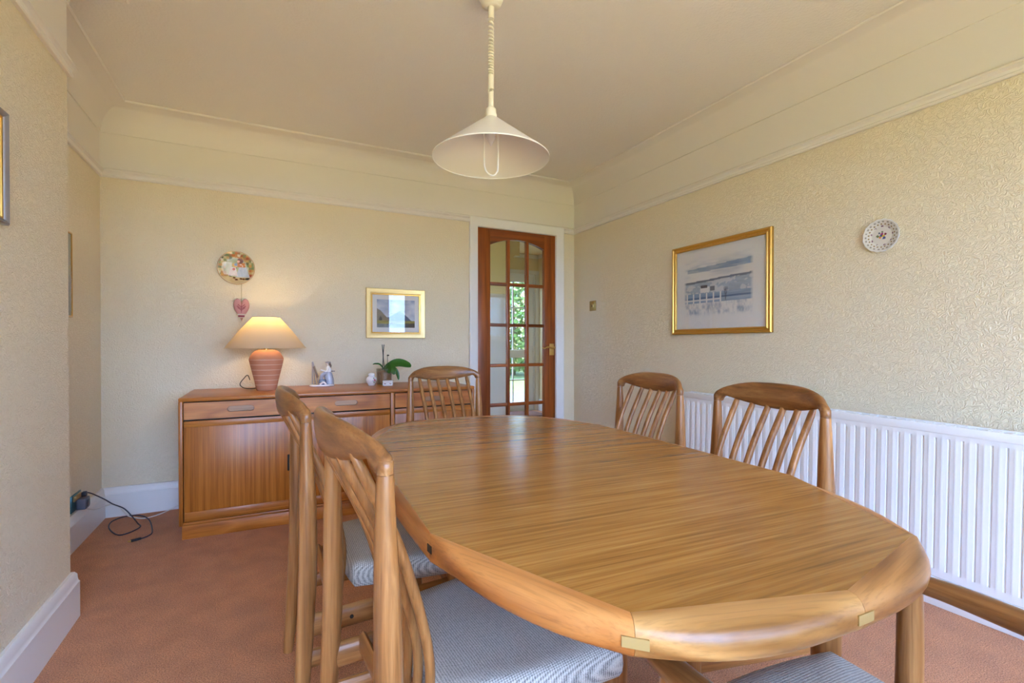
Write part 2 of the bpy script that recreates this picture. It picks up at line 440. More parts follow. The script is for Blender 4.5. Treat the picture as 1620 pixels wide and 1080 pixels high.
# boxed pipe run under the radiator
bm = bmesh.new(); box(bm, (2.366, YB, 0), (XR, 2.28, 0.115), 0.004); struct(bm, 'trim_pipe_boxing', 'gloss_white')
# door architrave and lining
cas = [(0, 0), (0, 0.012), (0.006, 0.016), (0.030, 0.018), (0.050, 0.024), (0.066, 0.028), (0.074, 0.024), (0.074, 0)]
bm = bmesh.new()
sweep(bm, [(DX0 + 0.012, 0), (DX0 + 0.012, DZ - 0.012), (DX1 - 0.012, DZ - 0.012), (DX1 - 0.012, 0)], cas, lambda a, b, h: (a, D - h, b))
struct(bm, 'trim_door_casing', 'gloss_white', smooth=30)
bm = bmesh.new()
box(bm, (DX0, D, 0), (DX0 + 0.015, D + WT, DZ - 0.002)); box(bm, (DX1 - 0.015, D, 0), (DX1, D + WT, DZ - 0.002)); box(bm, (DX0 + 0.015, D, DZ - 0.014), (DX1 - 0.015, D + WT, DZ))
struct(bm, 'trim_door_lining', 'gloss_white')

# ------------------------------------------------------------------ glazed inner door
x0, x1, zb, zt = 1.553, 2.306, 0.008, 2.018
y0, y1 = D + 0.004, D + 0.044
door = bpy.data.objects.new('door_1', None); COL.objects.link(door); door['kind'] = 'structure'
door['label'] = 'brown hardwood inner door with fifteen arched glass panes'
px0, px1 = 1.667, 2.193
def archz(x): return 1.945 - 0.060 * ((x - 1.93) / 0.263) ** 2
finish(BX((x0, y0, zb), (px0, y1, zt), 0.002), 'stile', 'door_oak', door, grain='z')
finish(BX((px1, y0, zb), (x1, y1, zt), 0.002), 'stile', 'door_oak', door, grain='z')
finish(BX((px0, y0, zb), (px1, y1, 0.185), 0.002), 'bottom_rail', 'door_oak', door, grain='x')
poly = [(px0, zt)] + [(px1, zt)] + [(px1 + (px0 - px1) * k / 16, archz(px1 + (px0 - px1) * k / 16)) for k in range(17)]
bm = bmesh.new(); prism(bm, poly, lambda a, b, h: (a, h, b), y0, y1); finish(bm, 'top_rail', 'door_oak', door, grain='x')
vb = [(1.824, 1.857), (2.008, 2.044)]; hb = [(1.545, 1.573), (1.196, 1.223), (0.852, 0.879), (0.514, 0.543)]
vb = [(1.826, 1.855), (2.010, 2.040)]
for a, b in vb: finish(BX((a, y0 + 0.004, 0.185), (b, y1 - 0.004, archz((a + b) / 2) + 0.006), 0.005), 'glazing_bar', 'door_oak', door, grain='z')
for a, b in hb: finish(BX((px0, y0 + 0.006, a), (px1, y1 - 0.006, b), 0.005), 'glazing_bar', 'door_oak', door, grain='x')
xs = [px0, 1.826, 1.855, 2.010, 2.040, px1]; zs = [0.185, 0.514, 0.543, 0.852, 0.879, 1.196, 1.223, 1.545, 1.573]
for i in range(0, 6, 2):
    for j in range(0, 10, 2):
        a, b = xs[i], xs[i + 1]
        if j < 8:
            finish(BX((a, D + 0.022, zs[j]), (b, D + 0.026, zs[j + 1])), 'pane', 'pane_glass', door, smooth=0)
        else:
            pl = [(a, 1.573), (b, 1.573)] + [(b + (a - b) * k / 6, archz(b + (a - b) * k / 6)) for k in range(7)]
            bm = bmesh.new(); prism(bm, pl, lambda p, q, h: (p, h, q), D + 0.022, D + 0.026); finish(bm, 'pane', 'pane_glass', door, smooth=0)
hp = finish(BX((2.246, y0 - 0.006, 0.948), (2.292, y0, 1.052), 0.002), 'handle_plate', 'brass', door)
bm = bmesh.new()
tube(bm, [(2.27, y0 - 0.002, 1.015), (2.27, y0 - 0.045, 1.015)], 0.010, 10)
tube(bm, spline([(2.276, y0 - 0.045, 1.016), (2.24, y0 - 0.050, 1.016), (2.20, y0 - 0.050, 1.022), (2.165, y0 - 0.050, 1.010), (2.14, y0 - 0.050, 1.016)], 5),
     [0.009] * 6 + [0.008] * 6 + [0.006] * 6 + [0.005] * 3, 8)
finish(bm, 'lever', 'brass', hp)

# ------------------------------------------------------------------ the hall beyond
HY = 6.70; HX0, HX1 = 0.2, 3.86
struct(BX((HX0, D + 0.04, -0.12), (HX1, HY + 0.1, 0.0)), 'floor_hall', 'carpet', smooth=0)
struct(BX((HX0 - 0.1, D + WT, ZC), (HX1 + 0.2, HY + 0.2, ZC + 0.15)), 'ceiling_hall', 'hall_wall', smooth=0)
def hwall(name, segs, mats=('hall_wall', 'hall_white'), zs=1.62):
    bm = bmesh.new()
    for lo, hi in segs: box(bm, lo, hi, mat=0)
    return struct(bm, name, list(mats), smooth=0)
FX0, FX1, FZ = 2.86, 3.80, 2.16
hwall('wall_hall_far', [((HX0, HY, 0), (FX0, HY + WT, ZC)), ((FX1, HY, 0), (HX1 + 0.1, HY + WT, ZC)), ((FX0, HY, FZ), (FX1, HY + WT, ZC))])
hwall('wall_hall_right', [((HX1, D + WT, 0), (HX1 + WT, HY + WT, ZC))])
hwall('wall_hall_near', [((XR + 0.3, D, 0), (HX1 + WT, D + WT, ZC))])
hwall('wall_hall_left', [((HX0 - WT, D + WT, 0), (HX0, 3.95, ZC)), ((HX0 - WT, 4.85, 0), (HX0, HY + WT, ZC)), ((HX0 - WT, 3.95, 0), (HX0, 4.85, 0.95)), ((HX0 - WT, 3.95, 2.05), (HX0, 4.85, ZC))])
bm = bmesh.new(); sweep(bm, [(3.95, 0.95), (4.85, 0.95), (4.85, 2.05), (3.95, 2.05)], [(0, 0), (0.05, 0), (0.05, 0.05), (0, 0.05)], lambda a, b, h: (HX0 - 0.07 + h, a, b), closed=True)
hw_ = struct(bm, 'window_hall_added', 'upvc'); finish(BX((HX0 - 0.05, 4.0, 1.0), (HX0 - 0.044, 4.8, 2.0)), 'pane', 'pane_glass', hw_, smooth=0)  # unseen window, added to bring more daylight into the hall
bm = bmesh.new(); box(bm, (HX0, 5.0, 0), (2.47, 5.1, 1.60), mat=0); box(bm, (HX0, 5.0, 1.60), (2.47, 5.1, ZC), mat=1)
struct(bm, 'wall_hall_partition', ['hall_white', 'hall_wall'], smooth=0)
bm = bmesh.new(); box(bm, (HX0, 4.985, 1.585), (2.485, 5.0, 1.625), 0.004); box(bm, (2.47, 4.985, 1.585), (2.485, 5.1, 1.625), 0.004); struct(bm, 'trim_hall_dado', 'hall_white')
bm = bmesh.new(); prism(bm, [(2.3, ZC), (2.3, 2.10), (2.82, 2.10), (2.95, 2.24), (3.02, 2.24), (3.02, ZC)], lambda a, b, h: (a, h, b), 5.75, 5.9); struct(bm, 'wall_hall_bulkhead', 'hall_wall', smooth=0)
bm = bmesh.new(); box(bm, (HX0, HY - 0.02, ZC - 0.06), (HX1, HY, ZC), 0.005); box(bm, (HX1 - 0.02, D + WT, ZC - 0.06), (HX1, HY - 0.02, ZC), 0.005); struct(bm, 'trim_hall_cornice', 'hall_white')
bm = bmesh.new(); sweep(bm, [(HX1, D + WT), (HX1, HY), (FX1 + 0.02, HY)], bp_, XYZ); struct(bm, 'baseboard_hall', 'hall_white')
bm = bmesh.new(); sweep(bm, [(FX0, 0), (FX0, FZ), (FX1, FZ), (FX1, 0)], [(0, 0), (0, 0.02), (0.055, 0.03), (0.06, 0)], lambda a, b, h: (a, HY - h, b)); struct(bm, 'trim_front_door_casing', 'hall_white')
# glazed front door
fd = bpy.data.objects.new('door_2', None); COL.objects.link(fd); fd['kind'] = 'structure'
fd['label'] = 'white glazed front door at the far end of the hall'
gx0, gx1 = 2.98, 3.69; fy0, fy1 = HY + 0.02, HY + 0.07
bm = bmesh.new()
sweep(bm, [(FX0, 0.0), (FX1, 0.0), (FX1, FZ), (FX0, FZ)], [(0, 0), (0.03, 0), (0.03, 0.07), (0, 0.07)], lambda a, b, h: (a, HY + 0.01 + h, b), closed=True)
finish(bm, 'outer_frame', 'upvc', fd)
bm = bmesh.new()
for lo, hi in [((FX0 + 0.03, 0.03), (gx0, FZ - 0.03)), ((gx1, 0.03), (FX1 - 0.03, FZ - 0.03)), ((gx0, 0.03), (gx1, 0.14)), ((gx0, 0.84), (gx1, 0.965)), ((gx0, 2.03), (gx1, FZ - 0.03))]:
    box(bm, (lo[0], fy0, lo[1]), (hi[0], fy1, hi[1]), 0.003)
finish(bm, 'leaf_frame', 'upvc', fd)
finish(BX((3.24, fy0 - 0.012, 0.87), (3.50, fy0, 0.93), 0.004), 'letterbox', 'upvc', fd)
for za, zb_ in ((0.14, 0.84), (0.965, 2.03)):
    finish(BX((gx0, fy0 + 0.02, za), (gx1, fy0 + 0.026, zb_)), 'pane', 'dimming_glass', fd, smooth=0)
    for f_ in (0.31, 0.62):
        x = gx0 + (gx1 - gx0) * f_; finish(BX((x - 0.010, fy0 + 0.012, za), (x + 0.010, fy0 + 0.034, zb_), 0.002), 'glazing_bar', 'upvc', fd)
    z = za + (zb_ - za) * (0.50 if za < 0.5 else 0.62)
    finish(BX((gx0, fy0 + 0.010, z - 0.010), (gx1, fy0 + 0.036, z + 0.010), 0.002), 'glazing_bar', 'upvc', fd)
mt = finish(BX((2.75, HY - 0.62, 0.0), (3.7, HY - 0.05, 0.012), 0.004), 'doormat', 'doormat'); tag(mt, 'brown doormat in front of the white front door', 'doormat')

# ------------------------------------------------------------------ outside
bm = bmesh.new(); box(bm, (-40, -50, -0.35), (60, YB - 7.0, -0.15)); box(bm, (-40, YB - 7.0, -0.35), (-1.2, 10.3, -0.15))
g = finish(bm, 'lawn', 'grass', smooth=0); tag(g, 'sunlit lawn of the back garden behind the camera', 'lawn', kind='stuff')
bm = bmesh.new(); box(bm, (-40, 10.3, -0.35), (60, 60, -0.15)); g = finish(bm, 'front_lawn', 'front_grass', smooth=0); tag(g, 'green front lawn seen through the white front door', 'lawn', kind='stuff')
bm = bmesh.new(); box(bm, (-1.2, YB - 7.0, -0.30), (60, YB - 0.1, -0.10))
g = finish(bm, 'terrace', 'paving', smooth=0); g['kind'] = 'structure'
bm = bmesh.new(); box(bm, (-1.2, HY + 0.1, -0.30), (60, 10.3, -0.10)); g = finish(bm, 'front_path', 'path_grey', smooth=0); g['kind'] = 'structure'
rh = random.Random(3)
for i, (hx, hy, hs, lab) in enumerate([(8.6, 17.0, 2.2, 'left rounded leafy tree beyond the front lawn'), (13.2, 17.8, 2.1, 'right rounded leafy tree beyond the front lawn'),
                                       (10.9, 22.8, 2.6, 'rounded leafy tree farthest back, between two nearer garden trees')]):
    t_ = thing('garden_tree', lab, 'tree', (hx, hy, -0.14), 0, 'leafy trees beyond the front door')
    bm = bmesh.new()
    for k in range(3200):
        d = Vector((rh.gauss(0, 1), rh.gauss(0, 1), rh.gauss(0, 1))).normalized() * hs * (0.75 + 0.25 * rh.random())
        p = Vector((d.x, d.y, d.z * 1.0 + hs * 0.95))
        if p.z < 0.2: continue
        a = Vector((rh.gauss(0, 1), rh.gauss(0, 1), rh.gauss(0, 1))).normalized() * 0.16; b_ = a.orthogonal().normalized() * 0.09
        bm.faces.new([bm.verts.new(p + a), bm.verts.new(p + b_), bm.verts.new(p - a), bm.verts.new(p - b_)])
    f_ = finish(bm, 'foliage', 'hedge', t_, smooth=0); f_['kind'] = 'stuff'
    bm = bmesh.new(); tube(bm, [(0, 0, 0), (0.05, 0, hs), (0, 0.05, hs * 1.5)], [0.14, 0.1, 0.05], 8); finish(bm, 'trunk', 'hedge_trunk', t_)

# ------------------------------------------------------------------ dining table
TZ = 0.715; TA, TB, TN = 0.482, 0.868, 3.0
table = thing('dining_table', 'oval teak extending dining table with thick rounded edge', 'dining table', (0.728, 1.20, 0), -0.052)
def outl(a):
    c, s = cos(a), sin(a)
    return Vector((TA * math.copysign(abs(c) ** (2 / TN), c), TB * math.copysign(abs(s) ** (2 / TN), s)))
inner = [(0.0, -0.833), (0.297, -0.760), (0.458, -0.420), (0.458, 0.0), (0.458, 0.420), (0.297, 0.760), (0.0, 0.833), (-0.297, 0.760), (-0.458, 0.420), (-0.458, 0.0), (-0.458, -0.420), (-0.297, -0.760)]
for nm, pl in (('near', [p for p in inner if p[1] <= 1e-6]), ('far', [p for p in inner if p[1] >= -1e-6])):
    pl = [(x, y - 0.0006 if (nm == 'near' and abs(y) < 1e-6) else (y + 0.0006 if abs(y) < 1e-6 else y)) for x, y in pl]
    pl.sort(key=lambda p: math.atan2(p[1] - (-0.4 if nm == 'near' else 0.4), p[0]))
    bm = bmesh.new(); prism(bm, pl, XYZ, TZ - 0.030, TZ); finish(bm, 'tabletop_leaf', 'teak_table', table, smooth=0, grain='x')
def ray_out(p):
    """outline point straight out of inner border point p, along the blend of radial and normal"""
    d = Vector(p).normalized()
    lo, hi = 0.0, 1.5
    for _ in range(40):
        m_ = (lo + hi) / 2; q = d * m_
        if abs(q.x / TA) ** TN + abs(q.y / TB) ** TN < 1: lo = m_
        else: hi = m_
    a_ = math.atan2(d.y, d.x)
    return d * lo * (1 - 0.009 * max(0.0, -sin(a_)) ** 2 - 0.016 * max(0.0, cos(a_ + R(48))) ** 4)
edges = []
for i in range(len(inner)):
    a, b = Vector(inner[i]), Vector(inner[(i + 1) % len(inner)])
    edges.append((a, b))
for i, (a, b) in enumerate(edges):
    rings = []; n = 10
    for k in range(n + 1):
        f = k / n; f = 0.0003 / (b - a).length + f * (1 - 0.0006 / (b - a).length)
        p = a.lerp(b, f); o = ray_out(p); d = (o - p).normalized(); L = (o - p).length
        rr = min(0.026, L * 0.9); th = 0.050
        ring = [(p.x, p.y, TZ)]
        for s in range(0, 9):
            an = pi / 2 - pi * s / 8
            e = L - rr + rr * max(0, cos(an)) ** 0.8
            z = TZ - th / 2 + (th / 2) * sin(an)
            if s in (0,): z = TZ
            q = p + d * e; ring.append((q.x, q.y, z - (0.0 if s < 1 else 0.0)))
        ring.append((p.x, p.y, TZ - th))
        rings.append(ring)
    bm = bmesh.new(); ringbridge(bm, rings)
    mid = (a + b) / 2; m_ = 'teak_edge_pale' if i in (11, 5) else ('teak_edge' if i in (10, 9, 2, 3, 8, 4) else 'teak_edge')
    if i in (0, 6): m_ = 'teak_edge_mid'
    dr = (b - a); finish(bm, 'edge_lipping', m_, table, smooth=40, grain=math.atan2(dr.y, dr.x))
# joint keys let into the rim
for p, m_ in (((-0.297, -0.760), 'key_maple'), ((0.0, -0.833), 'key_maple'), ((-0.458, -0.420), 'ebony'), ((0.458, -0.420), 'ebony'), ((0.297, -0.760), 'key_maple')):
    o = ray_out(p); t_ = (ray_out((p[0] + (0.01 if p[0] < 0.4 else 0.0), p[1] + 0.004)) - ray_out((p[0] - 0.01, p[1] - 0.004))).normalized()
    d = Vector((o.x, o.y)).normalized(); bm = bmesh.new()
    L = 0.016 if m_ == 'key_maple' else 0.009
    poly = [o + t_ * L + d * 0.0012, o - t_ * L + d * 0.0012, o - t_ * L - d * 0.02, o + t_ * L - d * 0.02]
    prism(bm, [(q.x, q.y) for q in poly], XYZ, TZ - 0.032, TZ - 0.019); finish(bm, 'joint_key', m_, table, smooth=0)
bm = bmesh.new()
for s in (-1, 1):
    box(bm, (s * 0.16 - 0.013, -0.32, TZ - 0.085), (s * 0.16 + 0.013, 0.32, TZ - 0.028), 0.006)
    box(bm, (-0.16, s * 0.31 - 0.013, TZ - 0.085), (0.16, s * 0.31 + 0.013, TZ - 0.028), 0.006)
finish(bm, 'apron', 'teak_chair', table, grain='y')
for x, y, r_ in ((0.0, -0.30, 0.043), (0.0, 0.30, 0.043), (0.350, -0.578, 0.029), (0.350, 0.578, 0.029)):
    bm = bmesh.new(); tube(bm, [(x, y, 0), (x, y, 0.3), (x, y, TZ - 0.03)], [r_ * 0.76, r_ * 0.95, r_], 20)
    finish(bm, 'leg', 'teak_chair', table, grain='z')

# ------------------------------------------------------------------ dining chairs
ZJ = 0.84; JX = 0.2175
def crest_bm():
    bm = bmesh.new(); rings = []
    a = JX + 0.0135
    xs = [-a, -a + 0.0015, -a + 0.004, -a + 0.008, -JX, -JX + 0.007, -JX + 0.0135, -JX + 0.0150, -JX + 0.022, -JX + 0.032]
    xs += [-0.165 + 0.33 * k / 16 for k in range(17)] + [-x for x in reversed(xs)]
    for x in xs:
        ax = abs(x); f = min(1.0, ax / a)
        yb = -0.2 - 0.048 * (1 - (ax / JX) ** 2) if ax < JX else -0.2
        zt = ZJ + 0.016 + 0.061 * max(0.0, 1 - f ** 3.0) ** 0.62
        if ax >= JX - 0.0136: zb = ZJ
        else:
            k = min(1.0, (JX - 0.0136 - ax) / 0.012)
            zb = ZJ + 0.004 + 0.018 * k if k < 1 else 0.835 + 0.027 * (ax / 0.192) ** 2.0
        th = 0.028 if ax < JX - 0.02 else 0.026 if ax < JX else 0.026 * max(0.12, (1 - ((ax - JX) / 0.0136) ** 2)) ** 0.5
        hm, hh = (zt + zb) / 2, (zt - zb) / 2
        lean = 0.10
        ring = []
        for q in range(16):
            an = 2 * pi * q / 16; c, s = cos(an), sin(an)
            ex = 0.75 if ax < JX - 0.01 else 0.9
            yy = th / 2 * math.copysign(abs(c) ** 0.8, c); zz = hh * math.copysign(abs(s) ** ex, s)
            ring.append((x, yb + yy - (hm + zz - ZJ) * lean * min(1, max(0.0, (a - ax) / 0.05)), hm + zz))
        rings.append(ring)
    ringbridge(bm, rings)
    for s in (-1, 1): tube(bm, [(s * JX, -0.2, ZJ + 0.0008), (s * JX, -0.2, ZJ + 0.022)], 0.0131, 16)
    return bm

def seat_bm(yr=-0.085, yf=0.288, wr=0.186, wf=0.246, z0=0.362, z1=0.430):
    bm = bmesh.new(); nx, ny = 14, 14; top = []; 
    def pt(u, v):
        # rounded-corner mapping from square to seat plan
        k = 0.07; uu = u * (1 - k * v * v * abs(u) ** 2 * 0.6); vv = v * (1 - k * u * u * abs(v) ** 2 * 0.6)
        y = yr + (yf - yr) * (vv + 1) / 2 + (0.022 * (1 - u * u) if vv > 0 else -0.010 * (1 - u * u)) * abs(vv)
        wd = wr + (wf - wr) * (vv + 1) / 2
        return uu * wd, y
    rings = []
    per = []
    m = 15
    for k in range(m): per.append((-1 + 2 * k / m, -1))
    for k in range(m): per.append((1, -1 + 2 * k / m))
    for k in range(m): per.append((1 - 2 * k / m, 1))
    for k in range(m): per.append((-1, 1 - 2 * k / m))
    th = z1 - z0
    for s, z in [(0.93, z0), (0.965, z0 + 0.003), (0.99, z0 + 0.014), (1.0, z0 + 0.032), (0.994, z0 + 0.047), (0.972, z0 + 0.060), (0.92, z1), (0.75, z1 + 0.006), (0.45, z1 + 0.009), (0.15, z1 + 0.010)]:
        rings.append([(pt(u * s, v * s)[0], pt(u * s, v * s)[1], z - (0.010 * max(0.0, 1 - ((pt(u * s, v * s)[1] - 0.07) / 0.2) ** 2) if s < 0.9 else 0)) for u, v in per])
    ringbridge(bm, rings); return bm

SLATS = [-0.152 + 0.0608 * k for k in range(6)]
def slat_bm(x):
    yo = 0.048 * (1 - (x / JX) ** 2) - 0.036      # follows the bow of the crest at the top
    pts = spline([(x, -0.247 - yo, 0.866), (x, -0.224 - yo * 0.9, 0.82), (x * 0.99, -0.168 - yo * 0.7, 0.70), (x * 0.97, -0.124 - yo * 0.4, 0.57),
                  (x * 0.95, -0.102 - yo * 0.2, 0.47), (x * 0.94, -0.103, 0.39), (x * 0.93, -0.115, 0.318)], 5)
    bm = bmesh.new(); n = len(pts)
    tube(bm, pts, [(0.0096 + 0.0012 * sin(pi * min(1, i / (n * 0.75)))) * min(1, 0.62 + 0.1 * i) for i in range(n)], 12, flat=0.92, up=(1, 0, 0))
    return bm

def make_chair(armchair=False):
    ch = thing('dining_chair' if not armchair else 'carver_chair', '', 'chair')
    wx = 0.048 if armchair else 0.0
    for s in (-1, 1):
        x = s * JX
        bm = bmesh.new()
        P = [(x + s * 0.012, -0.225, 0.0), (x + s * 0.010, -0.210, 0.2), (x + s * 0.008, -0.200, 0.40), (x + s * 0.006, -0.197, 0.52), (x + s * 0.004, -0.198, 0.64), (x + s * 0.001, -0.2, 0.76), (x, -0.2, ZJ)]
        tube(bm, spline(P, 5), [r for pr in zip([0.016, 0.020, 0.0225, 0.0230, 0.0215, 0.0170], [0.020, 0.0225, 0.0230, 0.0215, 0.0170, 0.0130]) for r in [pr[0] + (pr[1] - pr[0]) * k / 5 for k in range(5)]] + [0.0128], 16)
        finish(bm, 'rear_leg', 'teak_chair', ch, grain='z')
        fx = s * (0.205 + wx)
        bm = bmesh.new()
        if not armchair:
            tube(bm, [(fx + s * 0.008, 0.225, 0), (fx + s * 0.004, 0.215, 0.2), (fx, 0.207, 0.362)], [0.016, 0.0195, 0.021], 14)
        else:
            tube(bm, spline([(fx + s * 0.006, 0.220, 0), (fx + s * 0.003, 0.213, 0.3), (fx, 0.207, 0.45), (fx, 0.207, 0.598)], 4), [0.016, 0.0175, 0.019, 0.020, 0.021, 0.021, 0.021, 0.021, 0.021, 0.0205, 0.020, 0.019, 0.018], 14)
        finish(bm, 'front_leg', 'teak_chair', ch, grain='z')
        # seat rail and stretcher each side
        bm = bmesh.new(); tube(bm, [(x * 1.02, -0.200, 0.312), (fx, 0.210, 0.318)], 0.030, 12, flat=0.42, up=(0, 0, 1))
        sr = finish(bm, 'seat_rail', 'teak_chair', ch, grain='y')
        bm = bmesh.new(); yy = -0.09; xx = x * 1.02 + (fx - x * 1.02) * (yy + 0.198) / 0.406
        lathe(bm, [(0, -0.0145), (0.005, -0.0145), (0.005, 0.0145), (0, 0.0145)], 10, center=(xx, yy, 0.314), axis='x'); finish(bm, 'plug', 'ebony', sr)
        bm = bmesh.new(); tube(bm, [(x * 1.03, -0.208, 0.228), (fx + s * 0.003, 0.215, 0.228)], 0.024, 12, flat=0.5, up=(0, 0, 1)); finish(bm, 'stretcher', 'teak_chair', ch, grain='y')
        if armchair:
            bm = bmesh.new()
            A = spline([(s * 0.226, -0.205, 0.604), (s * 0.240, -0.10, 0.605), (s * 0.252, 0.05, 0.606), (s * 0.258, 0.16, 0.606), (s * 0.250, 0.245, 0.602)], 6)
            tube(bm, A, [0.0145 + 0.0035 * sin(pi * min(1, i / len(A) * 1.1)) for i in range(len(A))], 14, flat=1.25, up=(0, 0, 1)); finish(bm, 'armrest', 'teak_crest', ch, grain='y')
    for yv, wv, z in ((0.206, 0.205 + wx, 0.330), (-0.130, 0.215, 0.326)):
        bm = bmesh.new(); tube(bm, [(-wv, yv, z), (wv, yv, z)], 0.028, 12, flat=0.42, up=(0, 0, 1)); finish(bm, 'cross_rail', 'teak_chair', ch, grain='x')
    finish(crest_bm(), 'crest_rail', 'teak_crest', ch, grain='x', smooth=60)
    for x in SLATS: finish(slat_bm(x), 'slat', 'teak_chair', ch, grain='z')
    if armchair: finish(seat_bm(-0.085, 0.325, 0.18, 0.214, 0.366, 0.436), 'seat_pad', 'tweed', ch, smooth=80)
    else: finish(seat_bm(), 'seat_pad', 'tweed', ch, smooth=80)
    return ch

def place(ch, jl, jr):
    """put a chair so that its crest joints (its own left, right) stand at jl, jr"""
    jl, jr = Vector(jl), Vector(jr); m = (jl + jr) / 2; d = (jr - jl).normalized()
    rz = math.atan2(d.y, d.x); f = Vector((-d.y, d.x))
    c = m + f * 0.2
    ch.location = (c.x, c.y, 0); ch.rotation_euler = (0, 0, rz)
proto = make_chair()
spots = [
    ((0.131, 1.185), (0.160, 0.752), 'teak slat-back chair nearest the camera on the left of the table'),
    ((0.081, 1.785), (0.086, 1.352), 'teak slat-back chair on the left, between the nearest chair and the sideboard'),
    ((1.126, 2.685), (0.698, 2.617), 'teak slat-back chair at the far end of the table before the sideboard'),
    ((1.462, 1.409), (1.515, 1.842), 'teak slat-back chair on the right side, nearer the door'),
    ((1.363, 0.789), (1.448, 1.220), 'teak slat-back chair on the right side, in front of the radiator middle'),
]
for i, (a, b, lab) in enumerate(spots):
    c = proto if i == 0 else copy_tree(proto)
    place(c, a, b); tag(c, lab, 'chair', 'teak dining chairs round the table')
cv = make_chair(True); tag(cv, 'teak armchair with round arms tucked in at the near end of the table', 'chair', 'teak dining chairs round the table')
cv.location = (0.765, 0.262, 0); cv.scale = (1.13, 1, 1); cv.rotation_euler = (0, 0, -0.03)

# ------------------------------------------------------------------ sideboard
SX0, SX1, SY0, SY1, SZ = -0.428, 1.262, 3.065, 3.655, 0.758
sb = thing('sideboard', 'long low teak sideboard with three drawers over cupboard doors', 'sideboard', (0, 0, 0))
finish(BX((SX0, SY0, SZ - 0.022), (SX1, SY1, SZ), 0.006), 'top', 'teak_side', sb, grain='x')
for x in (SX0, SX1 - 0.020): finish(BX((x, SY0, 0.075), (x + 0.020, SY1, SZ - 0.018), 0.005), 'side_panel', 'teak_side', sb, grain='z')
finish(BX((SX0 + 0.019, SY0 + 0.001, 0.075), (SX1 - 0.019, SY1, 0.092), 0.003), 'base_panel', 'teak_side', sb, grain='x')
finish(BX((0.690, SY0 + 0.001, 0.09), (0.713, SY1, SZ - 0.02), 0.003), 'divider', 'teak_side', sb, grain='z')
finish(BX((SX0 + 0.01, SY1 - 0.01, 0.08), (SX1 - 0.01, SY1, SZ - 0.02)), 'back_panel', 'teak_side', sb, grain='x')
bm = bmesh.new(); box(bm, (SX0 + 0.012, SY0 + 0.012, 0), (SX1 - 0.012, SY0 + 0.034, 0.075), 0.003); box(bm, (SX0 + 0.012, SY0 + 0.034, 0), (SX0 + 0.034, SY1, 0.075), 0.003); box(bm, (SX1 - 0.034, SY0 + 0.034, 0), (SX1 - 0.012, SY1, 0.075), 0.003)
finish(bm, 'plinth', 'teak_front', sb, grain='x')
finish(BX((SX0 + 0.02, SY0 + 0.024, 0.092), (SX1 - 0.02, SY0 + 0.028, SZ - 0.022)), 'shadow_board', 'gap_shade', sb, smooth=0)
def stadium(cx, cz, hw, hh, n=8):
    return [(cx + hw - hh + hh * cos(a), cz + hh * sin(a)) for a in [-pi / 2 + pi * k / n for k in range(n + 1)]] + \
           [(cx - hw + hh + hh * cos(a), cz + hh * sin(a)) for a in [pi / 2 + pi * k / n for k in range(n + 1)]]
def drawer(xa, xb, hx):
    za, zb_ = 0.641, 0.731
    bm = bmesh.new(); yf, yk = SY0 + 0.003, SY0 + 0.021
    hole = stadium(hx, 0.688, 0.066, 0.0155)
    outer = []
    nh = len(hole)
    # front face with a slot: fan of quads between slot and rectangle
    def proj(p):
        dx, dz = p[0] - hx, p[1] - 0.688
        s = min([((xb if dx > 0 else xa) - hx) / dx if abs(dx) > 1e-9 else 1e9, ((zb_ if dz > 0 else za) - 0.688) / dz if abs(dz) > 1e-9 else 1e9])
        return (hx + dx * s, 0.688 + dz * s)
    hv = [bm.verts.new((p[0], yf, p[1])) for p in hole]; hb_ = [bm.verts.new((p[0], yf + 0.014, p[1])) for p in hole]
    ov = [bm.verts.new((proj(p)[0], yf, proj(p)[1])) for p in hole]; ob = [bm.verts.new((proj(p)[0], yk, proj(p)[1])) for p in hole]
    cs = {}
    for i in range(nh):
        j = (i + 1) % nh
        pi_, pj = proj(hole[i]), proj(hole[j])
        corner = None
        for c in ((xa, za), (xb, za), (xa, zb_), (xb, zb_)):
            on = lambda p, c=c: abs(p[0] - c[0]) < 1e-6 or abs(p[1] - c[1]) < 1e-6
            if on(pi_) and on(pj) and not (abs(pi_[0] - pj[0]) < 1e-6 or abs(pi_[1] - pj[1]) < 1e-6): corner = c
        if corner:
            cf = bm.verts.new((corner[0], yf, corner[1])); cb = bm.verts.new((corner[0], yk, corner[1]))
            bm.faces.new((hv[i], ov[i], cf, ov[j], hv[j])); bm.faces.new((ov[i], ob[i], cb, cf)); bm.faces.new((cf, cb, ob[j], ov[j]))
        else:
            bm.faces.new((hv[i], ov[i], ov[j], hv[j])); bm.faces.new((ov[i], ob[i], ob[j], ov[j]))
        bm.faces.new((hv[i], hv[j], hb_[j], hb_[i]))
    o = finish(bm, 'drawer', 'teak_front', sb, smooth=0, grain='x')
    bm = bmesh.new(); prism(bm, stadium(hx, 0.688, 0.066, 0.0155), lambda a, b, h: (a, h, b), SY0 + 0.0165, SY0 + 0.020)
    finish(bm, 'slot_back', 'teak_slot_lit', o, smooth=0, grain='x')
    bm = bmesh.new(); st = stadium(hx, 0.688, 0.0655, 0.0150); sweep(bm, st, [(0, 0), (0, 0.0012), (0.0014, 0.0012), (0.0014, 0)], lambda a, b, h: (a, SY0 + 0.0165 - h, b), closed=True); finish(bm, 'slot_shadow_line', 'gap_shade', o)
drawer(SX0 + 0.0245, 0.137, -0.138); drawer(0.143, 0.6860, 0.421); drawer(0.7170, SX1 - 0.0245, 0.979)
